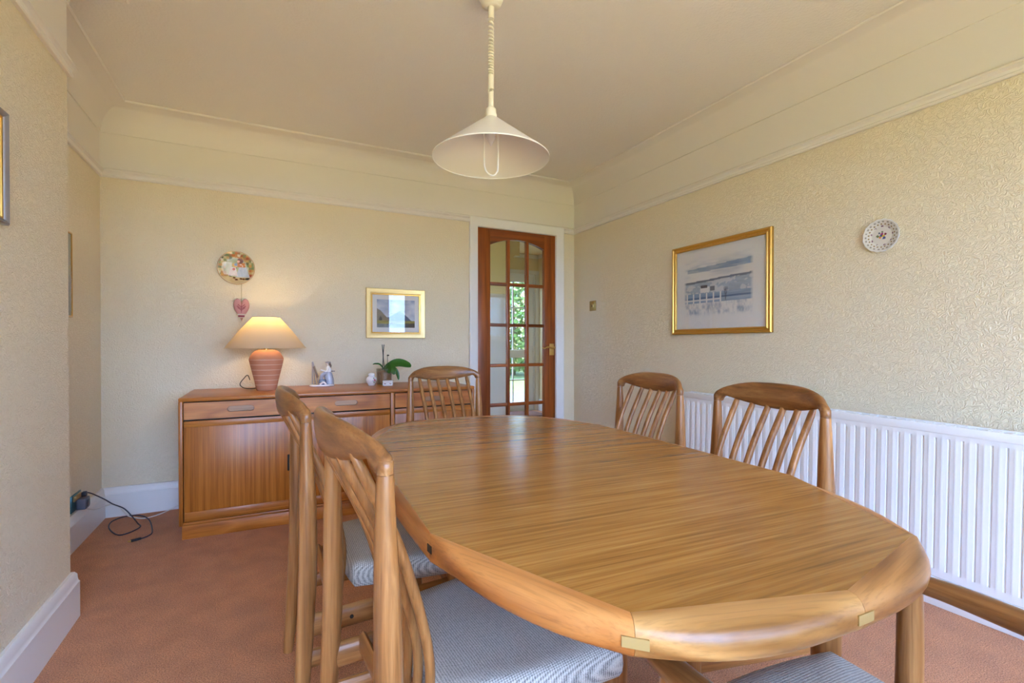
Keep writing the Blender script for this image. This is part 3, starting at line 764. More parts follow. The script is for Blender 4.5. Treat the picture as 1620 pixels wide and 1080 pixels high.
def cup_door(xa, xb, pull=None):
    d = finish(BX((xa, SY0 + 0.004, 0.145), (xb, SY0 + 0.022, 0.600), 0.001), 'door', 'teak_side', sb, grain='z')
    for za, zb_ in ((0.0955, 0.1445), (0.6005, 0.6325)): finish(BX((xa, SY0 + 0.003, za), (xb, SY0 + 0.022, zb_), 0.0015), 'door_rail', 'teak_side', d, grain='x')
    if pull: finish(BX((pull - 0.009, SY0 + 0.002, 0.312), (pull + 0.009, SY0 + 0.010, 0.408), 0.004), 'pull_recess_shade', 'gap_shade', d)  # solid dark block; the recess's shade is put into its colour
cup_door(SX0 + 0.0245, 0.137, 0.103); cup_door(0.143, 0.6860, 0.178); cup_door(0.7170, SX1 - 0.0245, 0.760)

# ------------------------------------------------------------------ things on the sideboard
lamp = thing('table_lamp', 'lit table lamp with ribbed terracotta base and cream cone shade', 'lamp', (-0.012, 3.40, SZ))
prof = [(0, 0), (0.056, 0), (0.058, 0.004), (0.066, 0.05), (0.080, 0.11), (0.093, 0.165), (0.0975, 0.188), (0.0975, 0.196), (0.092, 0.212), (0.078, 0.234), (0.062, 0.246), (0.040, 0.252), (0.0, 0.252)]
bm = bmesh.new(); lathe(bm, prof, 40); bs = finish(bm, 'base', 'terracotta', lamp, smooth=50)
def rad_at(z):
    for (r1, z1), (r2, z2) in zip(prof[1:], prof[2:]):
        if z1 <= z <= z2: return r1 + (r2 - r1) * (z - z1) / max(z2 - z1, 1e-6)
    return 0.09
for z in (0.035, 0.064, 0.095, 0.128, 0.160, 0.190):
    bm = bmesh.new(); r_ = rad_at(z) + 0.0008
    lathe(bm, [(r_ - 0.003, -0.0018), (r_, -0.0018), (r_, 0.0018), (r_ - 0.003, 0.0018), (r_ - 0.003, -0.0018)], 40, center=(0, 0, z)); finish(bm, 'band', 'terra_band', bs)
bm = bmesh.new(); tube(bm, [(0, 0, 0.250), (0, 0, 0.335)], 0.014, 12); finish(bm, 'lamp_holder', 'brass', lamp)
bm = bmesh.new(); lathe(bm, [(0, 0.0), (0.014, 0.002), (0.026, 0.03), (0.030, 0.055), (0.022, 0.078), (0, 0.088)], 20, center=(0, 0, 0.335)); finish(bm, 'bulb', 'bulb_frost', lamp)
bm = bmesh.new(); z0_, z1_ = 0.262, 0.456
rings = [[(r_ * cos(2 * pi * k / 56), r_ * sin(2 * pi * k / 56), z) for k in range(56)] for r_, z in [(0.231, z0_), (0.1935, z0_ + 0.0485), (0.1485, z0_ + 0.110), (0.076, z1_), (0.0745, z1_), (0.147, z0_ + 0.109), (0.192, z0_ + 0.047), (0.2295, z0_)]]
ringbridge(bm, rings, cap=False, loop=True); sh = finish(bm, 'shade', 'lamp_fabric', lamp, smooth=40)
bm = bmesh.new(); lathe(bm, [(0.0735, -0.003), (0.0775, -0.003), (0.0775, 0.003), (0.0735, 0.003), (0.0735, -0.003)], 40, center=(0, 0, z1_)); finish(bm, 'rim', 'porcelain_grey', sh)
bm = bmesh.new(); tube(bm, [(-0.0745, 0, z1_ - 0.004), (0.0745, 0, z1_ - 0.004)], 0.0015, 6); tube(bm, [(0, -0.0745, z1_ - 0.004), (0, 0.0745, z1_ - 0.004)], 0.0015, 6); finish(bm, 'spider', 'brass', sh)
bm = bmesh.new(); tube(bm, spline([(-0.055, 0.02, 0.012), (-0.09, 0.06, 0.006), (-0.13, 0.08, 0.012), (-0.150, 0.10, 0.035), (-0.128, 0.14, 0.070), (-0.11, 0.18, 0.085), (-0.10, 0.262, 0.05)], 6), 0.0028, 8); finish(bm, 'flex', 'stem_dark', lamp)
pl_ = bpy.data.lights.new('lamp_bulb_light', 'POINT'); pl_.energy = 4.6; pl_.color = (1.0, 0.72, 0.38); pl_.shadow_soft_size = 0.035
po = bpy.data.objects.new('lamp_bulb_light', pl_); COL.objects.link(po); po.parent = lamp; po.location = (0, 0, 0.405)
MAT['bulb_lit'] = plain('bulb_lit', (1, 0.9, 0.7), 0.4, emit=((1.0, 0.80, 0.50), 4.0))
for c in lamp.children:
    if c.name.startswith('bulb'): c.data.materials[0] = MAT['bulb_lit']

# porcelain figurine
fg = thing('figurine', 'porcelain figurine of a seated painter at an easel', 'figurine', (0.325, 3.52, SZ), 0)
bm = bmesh.new(); lathe(bm, [(0, 0), (0.072, 0), (0.080, 0.004), (0.080, 0.010), (0.074, 0.014), (0, 0.014)], 32)
for v in bm.verts: v.co.y *= 0.7
finish(bm, 'base', 'porcelain', fg)
for a, b in (((-0.062, -0.010, 0.012), (-0.060, 0.004, 0.165)), ((-0.022, -0.016, 0.012), (-0.056, 0.004, 0.160)), ((-0.040, 0.036, 0.012), (-0.058, 0.006, 0.168))):
    bm = bmesh.new(); tube(bm, [a, b], 0.0042, 8); finish(bm, 'easel_leg', 'porcelain_grey', fg)
bm = bmesh.new(); box(bm, (-0.003, -0.030, -0.040), (0.003, 0.030, 0.040), 0.001); bm.transform(Matrix.Translation((-0.040, -0.008, 0.100)) @ Matrix.Rotation(R(-18), 4, 'Y') @ Matrix.Rotation(R(-12), 4, 'Z')); finish(bm, 'canvas', 'porcelain_brown', fg)
bm = bmesh.new(); rings = []
for z, rx, ry, cx in [(0.012, 0.028, 0.026, 0.048), (0.045, 0.029, 0.026, 0.046), (0.075, 0.028, 0.024, 0.040), (0.092, 0.022, 0.020, 0.040), (0.097, 0.016, 0.015, 0.044)]:
    rings.append([(cx + rx * cos(2 * pi * k / 18) * (1 + 0.05 * cos(6 * pi * k / 9)), ry * sin(2 * pi * k / 18), z) for k in range(18)])
ringbridge(bm, rings); tube(bm, spline([(0.040, -0.004, 0.080), (0.015, -0.010, 0.086), (-0.004, -0.014, 0.066), (-0.006, -0.014, 0.020)], 5), 0.0125, 10); finish(bm, 'skirt', 'porcelain_blue', fg)
bm = bmesh.new(); rings = []
for z, rx, ry, cx in [(0.092, 0.015, 0.014, 0.046), (0.108, 0.015, 0.014, 0.044), (0.124, 0.016, 0.017, 0.041), (0.134, 0.010, 0.012, 0.040), (0.142, 0.005, 0.005, 0.039)]:
    rings.append([(cx + rx * cos(2 * pi * k / 16), ry * sin(2 * pi * k / 16), z) for k in range(16)])
ringbridge(bm, rings); finish(bm, 'blouse', 'porcelain', fg)
bm = bmesh.new(); bmesh.ops.create_uvsphere(bm, u_segments=16, v_segments=12, radius=0.0125, matrix=Matrix.Translation((0.037, 0, 0.150))); hd = finish(bm, 'head', 'porcelain_skin', fg, smooth=80)
bm = bmesh.new(); bmesh.ops.create_uvsphere(bm, u_segments=16, v_segments=10, radius=0.0135, matrix=Matrix.Translation((0.043, 0.001, 0.152))); tube(bm, [(0.050, 0, 0.150), (0.057, 0, 0.138), (0.056, 0, 0.126)], [0.008, 0.006, 0.003], 8); finish(bm, 'hair', 'porcelain_brown', hd, smooth=80)
bm = bmesh.new(); lathe(bm, [(0, 0), (0.017, 0.0), (0.019, 0.003), (0.016, 0.008), (0, 0.011)], 18, center=(0.039, 0, 0.159)); finish(bm, 'beret', 'porcelain_grey', hd)
bm = bmesh.new(); tube(bm, spline([(0.040, -0.016, 0.126), (0.026, -0.026, 0.104), (0.006, -0.022, 0.108), (-0.010, -0.018, 0.112)], 4), [0.006] * 8 + [0.0045] * 5, 8); finish(bm, 'arm', 'porcelain', fg)
bm = bmesh.new(); tube(bm, spline([(0.044, 0.016, 0.126), (0.062, 0.020, 0.106), (0.072, -0.006, 0.100)], 4), [0.006] * 5 + [0.0045] * 4, 8); finish(bm, 'arm', 'porcelain', fg)
bm = bmesh.new(); lathe(bm, [(0, 0), (0.013, 0), (0.014, 0.002), (0.013, 0.004), (0, 0.004)], 16, center=(0.070, -0.010, 0.100)); finish(bm, 'palette', 'porcelain_brown', fg)
bm = bmesh.new(); box(bm, (-0.022, -0.046, 0.013), (0.022, -0.020, 0.050), 0.003); finish(bm, 'paint_box', 'porcelain_dark', fg)
bm = bmesh.new(); tube(bm, spline([(-0.018, -0.050, 0.016), (-0.006, -0.052, 0.026), (0.006, -0.052, 0.030), (0.020, -0.048, 0.016)], 4), 0.007, 8); finish(bm, 'cloth', 'porcelain', fg)

# small lidded jar
jr = thing('ginger_jar', 'small white porcelain jar with pink flower print', 'jar', (0.640, 3.44, SZ))
bm = bmesh.new(); lathe(bm, [(0, 0), (0.020, 0), (0.022, 0.003), (0.034, 0.024), (0.0375, 0.040), (0.034, 0.054), (0.022, 0.064), (0.018, 0.067), (0, 0.067)], 28); finish(bm, 'body', 'porcelain', jr, smooth=60)
bm = bmesh.new(); lathe(bm, [(0, 0.067), (0.022, 0.067), (0.023, 0.070), (0.021, 0.082), (0.012, 0.088), (0, 0.089)], 24); finish(bm, 'lid', 'porcelain', jr, smooth=60)
for k, (a, z, s, m_) in enumerate([(-68, 0.040, 0.009, 'pink_print'), (-86, 0.034, 0.006, 'porcelain_blue'), (-56, 0.033, 0.005, 'rose_felt'), (-75, 0.052, 0.006, 'leaf'), (-72, 0.026, 0.006, 'leaf')]):
    bm = bmesh.new(); p = Vector((cos(R(a)), sin(R(a)), 0)); rr = {0.040: 0.0376, 0.034: 0.0362, 0.033: 0.0360, 0.052: 0.0346, 0.026: 0.0345}[z]
    t_ = Vector((-p.y, p.x, 0)); poly = []
    for q in range(10):
        an = 2 * pi * q / 10; rad = s * (1 if q % 2 else 0.55)
        poly.append(p * (rr + 0.0004) + t_ * rad * cos(an) + Vector((0, 0, z + rad * sin(an) * 0.9)))
    c_ = bm.verts.new(p * (rr + 0.001) + Vector((0, 0, z))); vs = [bm.verts.new(q) for q in poly]
    for q in range(10): bm.faces.new((c_, vs[q], vs[(q + 1) % 10]))
    finish(bm, 'flower_print', m_, jr, smooth=0)

# orchid in a glass pot
oc = thing('potted_orchid', 'orchid with glossy green leaves in a clear glass pot', 'plant', (0.735, 3.475, SZ))
bm = bmesh.new(); rings = [[(r_ * cos(2 * pi * k / 32), r_ * sin(2 * pi * k / 32), z) for k in range(32)] for r_, z in [(0.001, 0), (0.050, 0), (0.052, 0.004), (0.056, 0.115), (0.053, 0.115), (0.049, 0.008), (0.001, 0.008)]]
ringbridge(bm, rings, cap=True); finish(bm, 'pot', 'pot_glass', oc, smooth=50)
bm = bmesh.new(); lathe(bm, [(0, 0.01), (0.047, 0.01), (0.050, 0.09), (0.03, 0.098), (0, 0.10)], 24); finish(bm, 'bark', 'bark_mix', oc)
def leaf(pts, w_, roll=0.9):
    bm = bmesh.new(); C = spline(pts, 6); n = len(C); rows = []
    for i, p in enumerate(C):
        f = i / (n - 1); t_ = (C[min(i + 1, n - 1)] - C[max(i - 1, 0)]).normalized(); s = t_.cross(Vector((0, 0, 1)))
        s = s.normalized() if s.length > 1e-3 else Vector((1, 0, 0)); up = s.cross(t_); s, up = s * cos(roll) - up * sin(roll), up * cos(roll) + s * sin(roll)
        ww = w_ * (sin(pi * min(1, f * 0.92 + 0.06)) ** 0.7)
        rows.append([p - s * ww + up * ww * 0.25, p - s * ww * 0.5 + up * ww * 0.05, p, p + s * ww * 0.5 + up * ww * 0.05, p + s * ww + up * ww * 0.25])
    top = [[bm.verts.new(q) for q in r] for r in rows]; bot = [[bm.verts.new(q - Vector((0, 0, 0.0022))) for q in r] for r in rows]
    for i in range(n - 1):
        for j in range(4):
            bm.faces.new((top[i][j], top[i][j + 1], top[i + 1][j + 1], top[i + 1][j])); bm.faces.new((bot[i][j], bot[i + 1][j], bot[i + 1][j + 1], bot[i][j + 1]))
        for j in (0, 4): bm.faces.new((top[i][j], top[i + 1][j], bot[i + 1][j], bot[i][j]))
    for i in (0, n - 1):
        for j in range(4): bm.faces.new((top[i][j], top[i][j + 1], bot[i][j + 1], bot[i][j]))
    finish(bm, 'leaf', 'leaf', oc, smooth=60)
leaf([(0.01, 0, 0.11), (0.05, -0.01, 0.140), (0.10, -0.02, 0.152), (0.155, -0.03, 0.140), (0.185, -0.035, 0.128)], 0.034)
leaf([(0.00, 0, 0.11), (0.03, -0.025, 0.120), (0.05, -0.045, 0.105), (0.06, -0.055, 0.075)], 0.026)
leaf([(0.01, 0, 0.11), (0.06, -0.02, 0.115), (0.085, -0.03, 0.08), (0.095, -0.035, 0.035)], 0.016)
leaf([(0.0, 0, 0.11), (0.01, -0.03, 0.125), (0.02, -0.052, 0.11), (0.024, -0.064, 0.085)], 0.024)
leaf([(0.0, 0, 0.11), (-0.03, 0.00, 0.145), (-0.06, 0.005, 0.150), (-0.078, 0.006, 0.146)], 0.006)
leaf([(0.0, 0, 0.11), (0.02, 0.00, 0.13), (0.035, -0.005, 0.145), (0.055, -0.01, 0.150)], 0.016)
for pts in ([(-0.012, 0.0, 0.10), (-0.008, 0.0, 0.2), (-0.014, 0, 0.285)], [(0.004, 0.0, 0.10), (-0.006, 0.0, 0.2), (-0.001, 0, 0.285)]):
    bm = bmesh.new(); tube(bm, spline(pts, 4), 0.0028, 8); finish(bm, 'support_stick', 'stem_dark', oc)
bm = bmesh.new(); tube(bm, spline([(0.022, 0.0, 0.11), (0.024, 0, 0.17), (0.024, 0, 0.205)], 4), 0.0018, 6); bmesh.ops.create_uvsphere(bm, u_segments=10, v_segments=8, radius=0.007, matrix=Matrix.Translation((0.027, 0, 0.208)) @ Matrix.Diagonal((1.2, 1, 0.8, 1))); finish(bm, 'bud_stem', 'stem_dark', oc)

# porcelain trinket box
tb = thing('trinket_box', 'low white porcelain trinket box with tiny flower sprigs', 'box', (0.738, 3.368, SZ), R(-18))
finish(BX((-0.034, -0.022, 0), (0.034, 0.022, 0.027), 0.005, 3), 'body', 'porcelain', tb)
finish(BX((-0.035, -0.023, 0.0275), (0.035, 0.023, 0.037), 0.004, 3), 'lid', 'porcelain', tb)
for x in (-0.018, 0.018):
    for dx, dz, m_ in ((0, 0, 'rose_felt'), (0.005, 0.002, 'leaf'), (-0.004, 0.003, 'pink_print')):
        bm = bmesh.new(); lathe(bm, [(0, 0), (0.0028, 0), (0, 0.0006)], 8, center=(x + dx, -0.0222, 0.014 + dz), axis='y'); finish(bm, 'flower_print', m_, tb)

# ------------------------------------------------------------------ paint helpers
def h2(i, j, s=0):
    n = (i * 374761393 + j * 668265263 + s * 1442695041) & 0xffffffff
    n = ((n ^ (n >> 13)) * 1274126177) & 0xffffffff
    return ((n ^ (n >> 16)) & 0xffff) / 65535.0
def vn(x, y, s=0):
    i, j = math.floor(x), math.floor(y); fx, fy = x - i, y - j; fx = fx * fx * (3 - 2 * fx); fy = fy * fy * (3 - 2 * fy)
    return (h2(i, j, s) * (1 - fx) + h2(i + 1, j, s) * fx) * (1 - fy) + (h2(i, j + 1, s) * (1 - fx) + h2(i + 1, j + 1, s) * fx) * fy
def fbm(x, y, s=0): return 0.5 * vn(x, y, s) + 0.3 * vn(2.1 * x, 2.1 * y, s + 1) + 0.2 * vn(4.3 * x, 4.3 * y, s + 2)
def mixc(a, b, f):
    f = max(0.0, min(1.0, f)); return tuple(p + (q - p) * f for p, q in zip(a, b))
def painted(name, W, H, nx, ny, fn, mp, parent, mat='print', mask=None):
    me = bpy.data.meshes.new(name); vs = []; fs = []; cols = []
    for j in range(ny + 1):
        for i in range(nx + 1):
            u, v = i / nx, j / ny; vs.append(mp(u, v)); cols.extend((*fn(u, v), 1.0))
    for j in range(ny):
        for i in range(nx):
            if mask and not mask((i + .5) / nx, (j + .5) / ny): continue
            a = j * (nx + 1) + i; fs.append((a, a + 1, a + nx + 2, a + nx + 1))
    me.from_pydata(vs, [], fs); me.update()
    at = me.attributes.new('paint', 'FLOAT_COLOR', 'POINT'); at.data.foreach_set('color', cols)
    me.materials.append(MAT[mat]); o = bpy.data.objects.new(name, me); COL.objects.link(o); o.parent = parent
    return o

# landscape on the right wall (blue winter watercolour)
def sea_paint(u, v):
    paper = (0.74, 0.73, 0.72); blue = srgb(88, 124, 164); dk = srgb(52, 62, 92); pale = srgb(176, 192, 212)
    c = paper
    if 0.62 < v:
        c = mixc(c, blue, 0.9 * max(0, fbm(u * 3.0, v * 12, 4) * 2.1 - 0.95) * (1 - abs(v - 0.80) / 0.22))
        if abs(v - (0.765 + 0.045 * u)) < 0.030 + 0.02 * u and 0.06 < u: c = mixc(c, blue, 0.25 + 0.75 * fbm(u * 5, v * 30, 9))
    hill = 0.585 + 0.05 * u + 0.01 * vn(u * 9, 1)
    if v < hill and v > 0.35:
        c = mixc(pale, dk, 0.75 if v > hill - 0.035 else 0.45 * fbm(u * 6, v * 22, 2))
        c = mixc(c, paper, 0.55 * (fbm(u * 9, v * 14, 5) > 0.48) * (v < hill - 0.03))
    if 0.40 < v < 0.50 and 0.26 < u < 0.40: c = paper
    if 0.48 < v < 0.52 and 0.27 < u < 0.37: c = srgb(70, 66, 80)
    if 0.42 < v < 0.50 and 0.41 < u < 0.48: c = mixc(c, dk, 0.8)
    if 0.235 < v < 0.40:
        c = mixc(pale, blue, 0.2 + 0.8 * fbm(u * 2.5, v * 34, 7)); c = mixc(c, srgb(44, 84, 132), 0.8 * (abs(v - 0.315) < 0.014))
        for k in range(6):
            if abs(u - (0.06 + 0.10 * k)) < 0.008: c = paper
        if abs(v - 0.285) < 0.008 and u < 0.55: c = paper
    if v <= 0.245:
        c = mixc(paper, blue, 0.75 * max(0, fbm(u * 26, v * 11, 3) * 1.9 - 0.62) * min(1, v / 0.08))
    if 0.60 < u < 0.66 and 0.25 < v < 0.46 and abs(u - 0.63) < 0.004 + 0.024 * (v - 0.25) / 0.2: c = mixc(c, dk, 0.25 + 0.6 * vn(u * 120, v * 50))
    ed = min(u, 1 - u, v * 0.7, 1 - v) / 0.035 - 0.5 * fbm(u * 14, v * 14, 11)
    return mixc(paper, c, ed * 0.85)
# hung on the wall XR, facing -X: u runs from the far side to the near side
def right_map(y0_, y1_, z0_, z1_, dx): return lambda u, v: (XR - dx, y0_ + (y1_ - y0_) * u, z0_ + (z1_ - z0_) * v)
pf = thing('framed_picture', 'gilt framed blue winter landscape watercolour on the right wall', 'picture', (0, 0, 0))
Y0, Y1, Z0, Z1 = 2.478, 1.738, 1.110, 1.699
bm = bmesh.new()
fp = [(0, 0), (0, 0.016), (0.006, 0.021), (0.012, 0.020), (0.016, 0.014), (0.022, 0.013), (0.027, 0.020), (0.033, 0.019), (0.036, 0.012), (0.036, 0.004), (0, 0)]
sweep(bm, [(Y0, Z0), (Y0, Z1), (Y1, Z1), (Y1, Z0)], [(-o if False else o, h) for o, h in fp[:-1]], lambda a, b, h: (XR - 0.001 - h, a, b), closed=True)
finish(bm, 'frame', 'gilt', pf, smooth=40)
finish(BX((XR - 0.006, Y1 + 0.03, Z0 + 0.03), (XR - 0.001, Y0 - 0.03, Z1 - 0.03)), 'mount', 'mount_board', pf, smooth=0)
ya, yb_, za, zb_ = Y0 - 0.095, Y1 + 0.115, Z0 + 0.105, Z1 - 0.085
painted('watercolour_print', 1, 1, 150, 110, sea_paint, right_map(ya, yb_, za, zb_, 0.0064), pf)
finish(BX((XR - 0.0095, Y1 + 0.034, Z0 + 0.034), (XR - 0.0080, Y0 - 0.034, Z1 - 0.034)), 'glass', 'picture_glass', pf, smooth=0)

# small mountain picture on the back wall
def hill_paint(u, v):
    sky = mixc(srgb(214, 218, 224), srgb(150, 166, 196), fbm(u * 4, v * 5, 2) * 1.4 - 0.25)
    c = mixc(sky, srgb(96, 118, 168), 0.8 * max(0, v - 0.8) * 5 * fbm(u * 5, v * 3, 8))
    top = 0.60 - 0.75 * abs(u - 0.60) - 0.5 * max(0, u - 0.68)
    if v < top and v > 0.22: c = mixc(srgb(62, 78, 130), srgb(98, 110, 128), fbm(u * 8, v * 8, 1))
    top2 = 0.66 - 1.3 * u + 0.1 * vn(u * 10, 3)
    if v < top2 and v > 0.2: c = mixc(srgb(150, 138, 116), srgb(100, 96, 90), fbm(u * 9, v * 9, 6))
    if v < 0.25: c = mixc(srgb(178, 170, 84), srgb(94, 98, 58), fbm(u * 5, v * 20, 4))
    if v < 0.14: c = mixc(srgb(60, 72, 92), srgb(150, 158, 160), fbm(u * 9, v * 20, 5))
    if 0.06 < u < 0.13 and 0.25 < v < 0.42 - abs(u - 0.095) * 3: c = srgb(44, 44, 46)
    if u > 0.75 and v < 0.16: c = mixc(c, srgb(52, 54, 40), 0.7)
    return c
ps = thing('framed_picture', 'small gold framed mountain landscape above the sideboard', 'picture', (0, 0, 0))
X0, X1, Z0, Z1 = 0.648, 1.097, 1.091, 1.466
bm = bmesh.new()
fp = [(0, 0), (0, 0.018), (0.004, 0.022), (0.030, 0.017), (0.040, 0.010), (0.040, 0.002)]
sweep(bm, [(X0, Z0), (X1, Z0), (X1, Z1), (X0, Z1)], fp, lambda a, b, h: (a, D - 0.001 - h, b), closed=True); finish(bm, 'frame', 'gilt_pale', ps, smooth=40)
bm = bmesh.new(); sweep(bm, [(X0 + 0.038, Z0 + 0.038), (X1 - 0.038, Z0 + 0.038), (X1 - 0.038, Z1 - 0.038), (X0 + 0.038, Z1 - 0.038)], [(0, 0.003), (0, 0.012), (0.008, 0.010), (0.010, 0.003)], lambda a, b, h: (a, D - 0.001 - h, b), closed=True); finish(bm, 'slip', 'gilt', ps)
finish(BX((X0 + 0.03, D - 0.005, Z0 + 0.03), (X1 - 0.03, D - 0.001, Z1 - 0.03)), 'mount', 'mount_board', ps, smooth=0)
painted('landscape_print', 1, 1, 96, 70, hill_paint, lambda u, v: (X0 + 0.080 + (X1 - X0 - 0.160) * u, D - 0.0056, Z0 + 0.082 + (Z1 - Z0 - 0.164) * v), ps)
finish(BX((X0 + 0.040, D - 0.0092, Z0 + 0.040), (X1 - 0.040, D - 0.0080, Z1 - 0.040)), 'glass', 'picture_glass', ps, smooth=0)

# picture glimpsed on the alcove wall, and one at the edge of view on the chimney breast
pa = thing('framed_picture', 'thin gold framed picture on the alcove wall, seen edge on', 'picture', (0, 0, 0))
bm = bmesh.new(); sweep(bm, [(3.205, 1.18), (3.205, 1.61), (2.62, 1.61), (2.62, 1.18)], [(0, 0), (0, 0.009), (0.006, 0.010), (0.009, 0.008), (0.009, 0.002)], lambda a, b, h: (XL + 0.001 + h, a, b), closed=True); finish(bm, 'frame', 'gilt', pa)
finish(BX((XL + 0.001, 2.63, 1.19), (XL + 0.006, 3.195, 1.60)), 'mount', plain('mount_green', srgb(128, 130, 116), 0.7), pa, smooth=0)
painted('print', 1, 1, 24, 18, lambda u, v: mixc(srgb(112, 120, 112), srgb(160, 158, 140), fbm(u * 5, v * 5, 3)), lambda u, v: (XL + 0.0064, 2.70 + 0.42 * u, 1.26 + 0.27 * v), pa)
finish(BX((XL + 0.0075, 2.632, 1.192), (XL + 0.009, 3.193, 1.598)), 'glass', 'picture_glass', pa, smooth=0)
pc = thing('framed_picture', 'grey wooden picture frame on the chimney breast at the left edge', 'picture', (0, 0, 0))
bm = bmesh.new(); sweep(bm, [(1.868, 1.378), (1.868, 1.695), (1.30, 1.695), (1.30, 1.378)], [(0, 0), (0, 0.014), (0.004, 0.018), (0.012, 0.014), (0.016, 0.008), (0.016, 0.002)], lambda a, b, h: (XB + 0.001 + h, a, b), closed=True); finish(bm, 'frame', 'silver_frame', pc)
bm = bmesh.new(); sweep(bm, [(1.852, 1.394), (1.852, 1.679), (1.316, 1.679), (1.316, 1.394)], [(0, 0.002), (0, 0.009), (0.005, 0.008), (0.006, 0.002)], lambda a, b, h: (XB + 0.001 + h, a, b), closed=True); finish(bm, 'slip', 'gilt', pc)
finish(BX((XB + 0.001, 1.31, 1.388), (XB + 0.005, 1.858, 1.685)), 'mount', 'mount_board', pc, smooth=0)
painted('print', 1, 1, 24, 16, lambda u, v: mixc(srgb(150, 150, 130), srgb(196, 190, 170), fbm(u * 6, v * 6, 3)), lambda u, v: (XB + 0.0055, 1.38 + 0.40 * u, 1.46 + 0.16 * v), pc)

# collector plate on the back wall
PR = 0.1085
cp = thing('collector_plate', 'round picture plate of two girls with gold rim on the back wall', 'plate', (-0.189, D - 0.004, 1.551))
bm = bmesh.new(); lathe(bm, [(0, 0.0), (0.06, 0.0), (0.075, 0.006), (PR - 0.002, 0.020), (PR, 0.021), (PR, 0.023), (PR - 0.003, 0.024), (0.078, 0.011), (0.066, 0.0075), (0, 0.0065)], 48, axis='y'); finish(bm, 'dish', 'porcelain', cp, smooth=50)
bm = bmesh.new(); lathe(bm, [(PR - 0.003, 0.0235), (PR - 0.001, 0.0250), (PR + 0.0008, 0.0235), (PR + 0.0008, 0.0205), (PR - 0.003, 0.0235)], 48, axis='y'); finish(bm, 'gold_rim', 'gilt', cp, smooth=50)
def girls(u, v):
    x, y = u * 2 - 1, v * 2 - 1; r = math.hypot(x, y)
    c = mixc(srgb(196, 196, 160), srgb(150, 160, 110), fbm(u * 6, v * 6, 2))
    k = h2(math.floor(u * 13), math.floor(v * 13), 5); k2 = h2(math.floor(u * 13), math.floor(v * 13), 6)
    pal = [srgb(190, 110, 60), srgb(214, 190, 140), srgb(90, 90, 70), srgb(160, 60, 40), srgb(110, 130, 80), srgb(224, 214, 190), srgb(206, 150, 80)]
    if r > 0.62 and y > -0.6: c = mixc(c, pal[int(k * 6.99)], 0.45 + 0.5 * k2)
    if y < -0.58: c = mixc(srgb(214, 196, 150), srgb(190, 160, 120), fbm(u * 8, v * 8, 9))
    if x < -0.25 and abs(y + 0.05) < 0.4 and r < 0.8: c = mixc(c, srgb(236, 234, 226), 0.8 * fbm(u * 7, v * 7, 4) + 0.2)
    if abs(x - 0.36) < 0.20 + 0.28 * max(0, -(y - 0.1)) and -0.58 < y < 0.10: c = mixc(srgb(206, 212, 220), srgb(164, 178, 196), fbm(u * 26, v * 10, 1))
    if abs(x - 0.28) < 0.22 and 0.06 < y < 0.34: c = srgb(196, 118, 50) if vn(u * 18, v * 18, 3) > 0.4 else srgb(228, 196, 160)
    if math.hypot(x - 0.22, y - 0.46) < 0.17: c = srgb(112, 66, 34)
    if math.hypot(x - 0.12, y - 0.42) < 0.08: c = srgb(232, 186, 156)
    if abs(x + 0.18) < 0.16 + 0.2 * max(0, -y) and -0.5 < y < 0.05: c = mixc(srgb(238, 234, 230), srgb(212, 190, 190), fbm(u * 20, v * 12, 7))
    if math.hypot(x + 0.08, y - 0.18) < 0.15: c = srgb(222, 178, 104)
    if math.hypot(x + 0.03, y - 0.22) < 0.09: c = srgb(134, 160, 190)
    if math.hypot(x + 0.14, y + 0.08) < 0.08: c = srgb(206, 120, 110)
    for px, py in ((0.26, -0.68), (0.40, -0.70), (-0.12, -0.62), (0.0, -0.74)):
        if math.hypot((x - px) / 1.5, y - py) < 0.055: c = srgb(96, 54, 30)
    if math.hypot((x - 0.62) / 1.8, y + 0.68) < 0.075: c = srgb(24, 24, 24)
    return c
def dish_y(r):
    P_ = [(0.0, 0.0065), (0.066, 0.0075), (0.078, 0.011), (PR - 0.003, 0.024)]
    for (r1, h1), (r2, h2_) in zip(P_, P_[1:]):
        if r <= r2: return h1 + (h2_ - h1) * (r - r1) / (r2 - r1) + 0.0006
    return 0.0246
def disc_print(name, rad, nr, na, fn, pos, parent, mat):
    me = bpy.data.meshes.new(name); vs = []; fs = []; cols = []
    for j in range(nr + 1):
        r = rad * j / nr
        for i in range(na):
            a = 2 * pi * i / na; x, y = r * cos(a), r * sin(a); vs.append(pos(x, y, r)); cols.extend((*fn(x / rad / 2 + 0.5, y / rad / 2 + 0.5), 1))
    for j in range(nr):
        for i in range(na):
            k = (i + 1) % na
            if j == 0: fs.append((0 * na + i, na + k, na + i)) if False else fs.append((i, na + i, na + k))
            else: fs.append((j * na + i, j * na + k, (j + 1) * na + k, (j + 1) * na + i))
    me.from_pydata(vs, [], fs); me.update()
    at = me.attributes.new('paint', 'FLOAT_COLOR', 'POINT'); at.data.foreach_set('color', cols)
    me.materials.append(MAT[mat]); me.polygons.foreach_set('use_smooth', [True] * len(me.polygons))
    o = bpy.data.objects.new(name, me); COL.objects.link(o); o.parent = parent; return o
disc_print('printed_scene', PR - 0.004, 40, 120, girls, lambda x, y, r: (x, -dish_y(r) - 0.0004, y), cp, 'glazed_print')

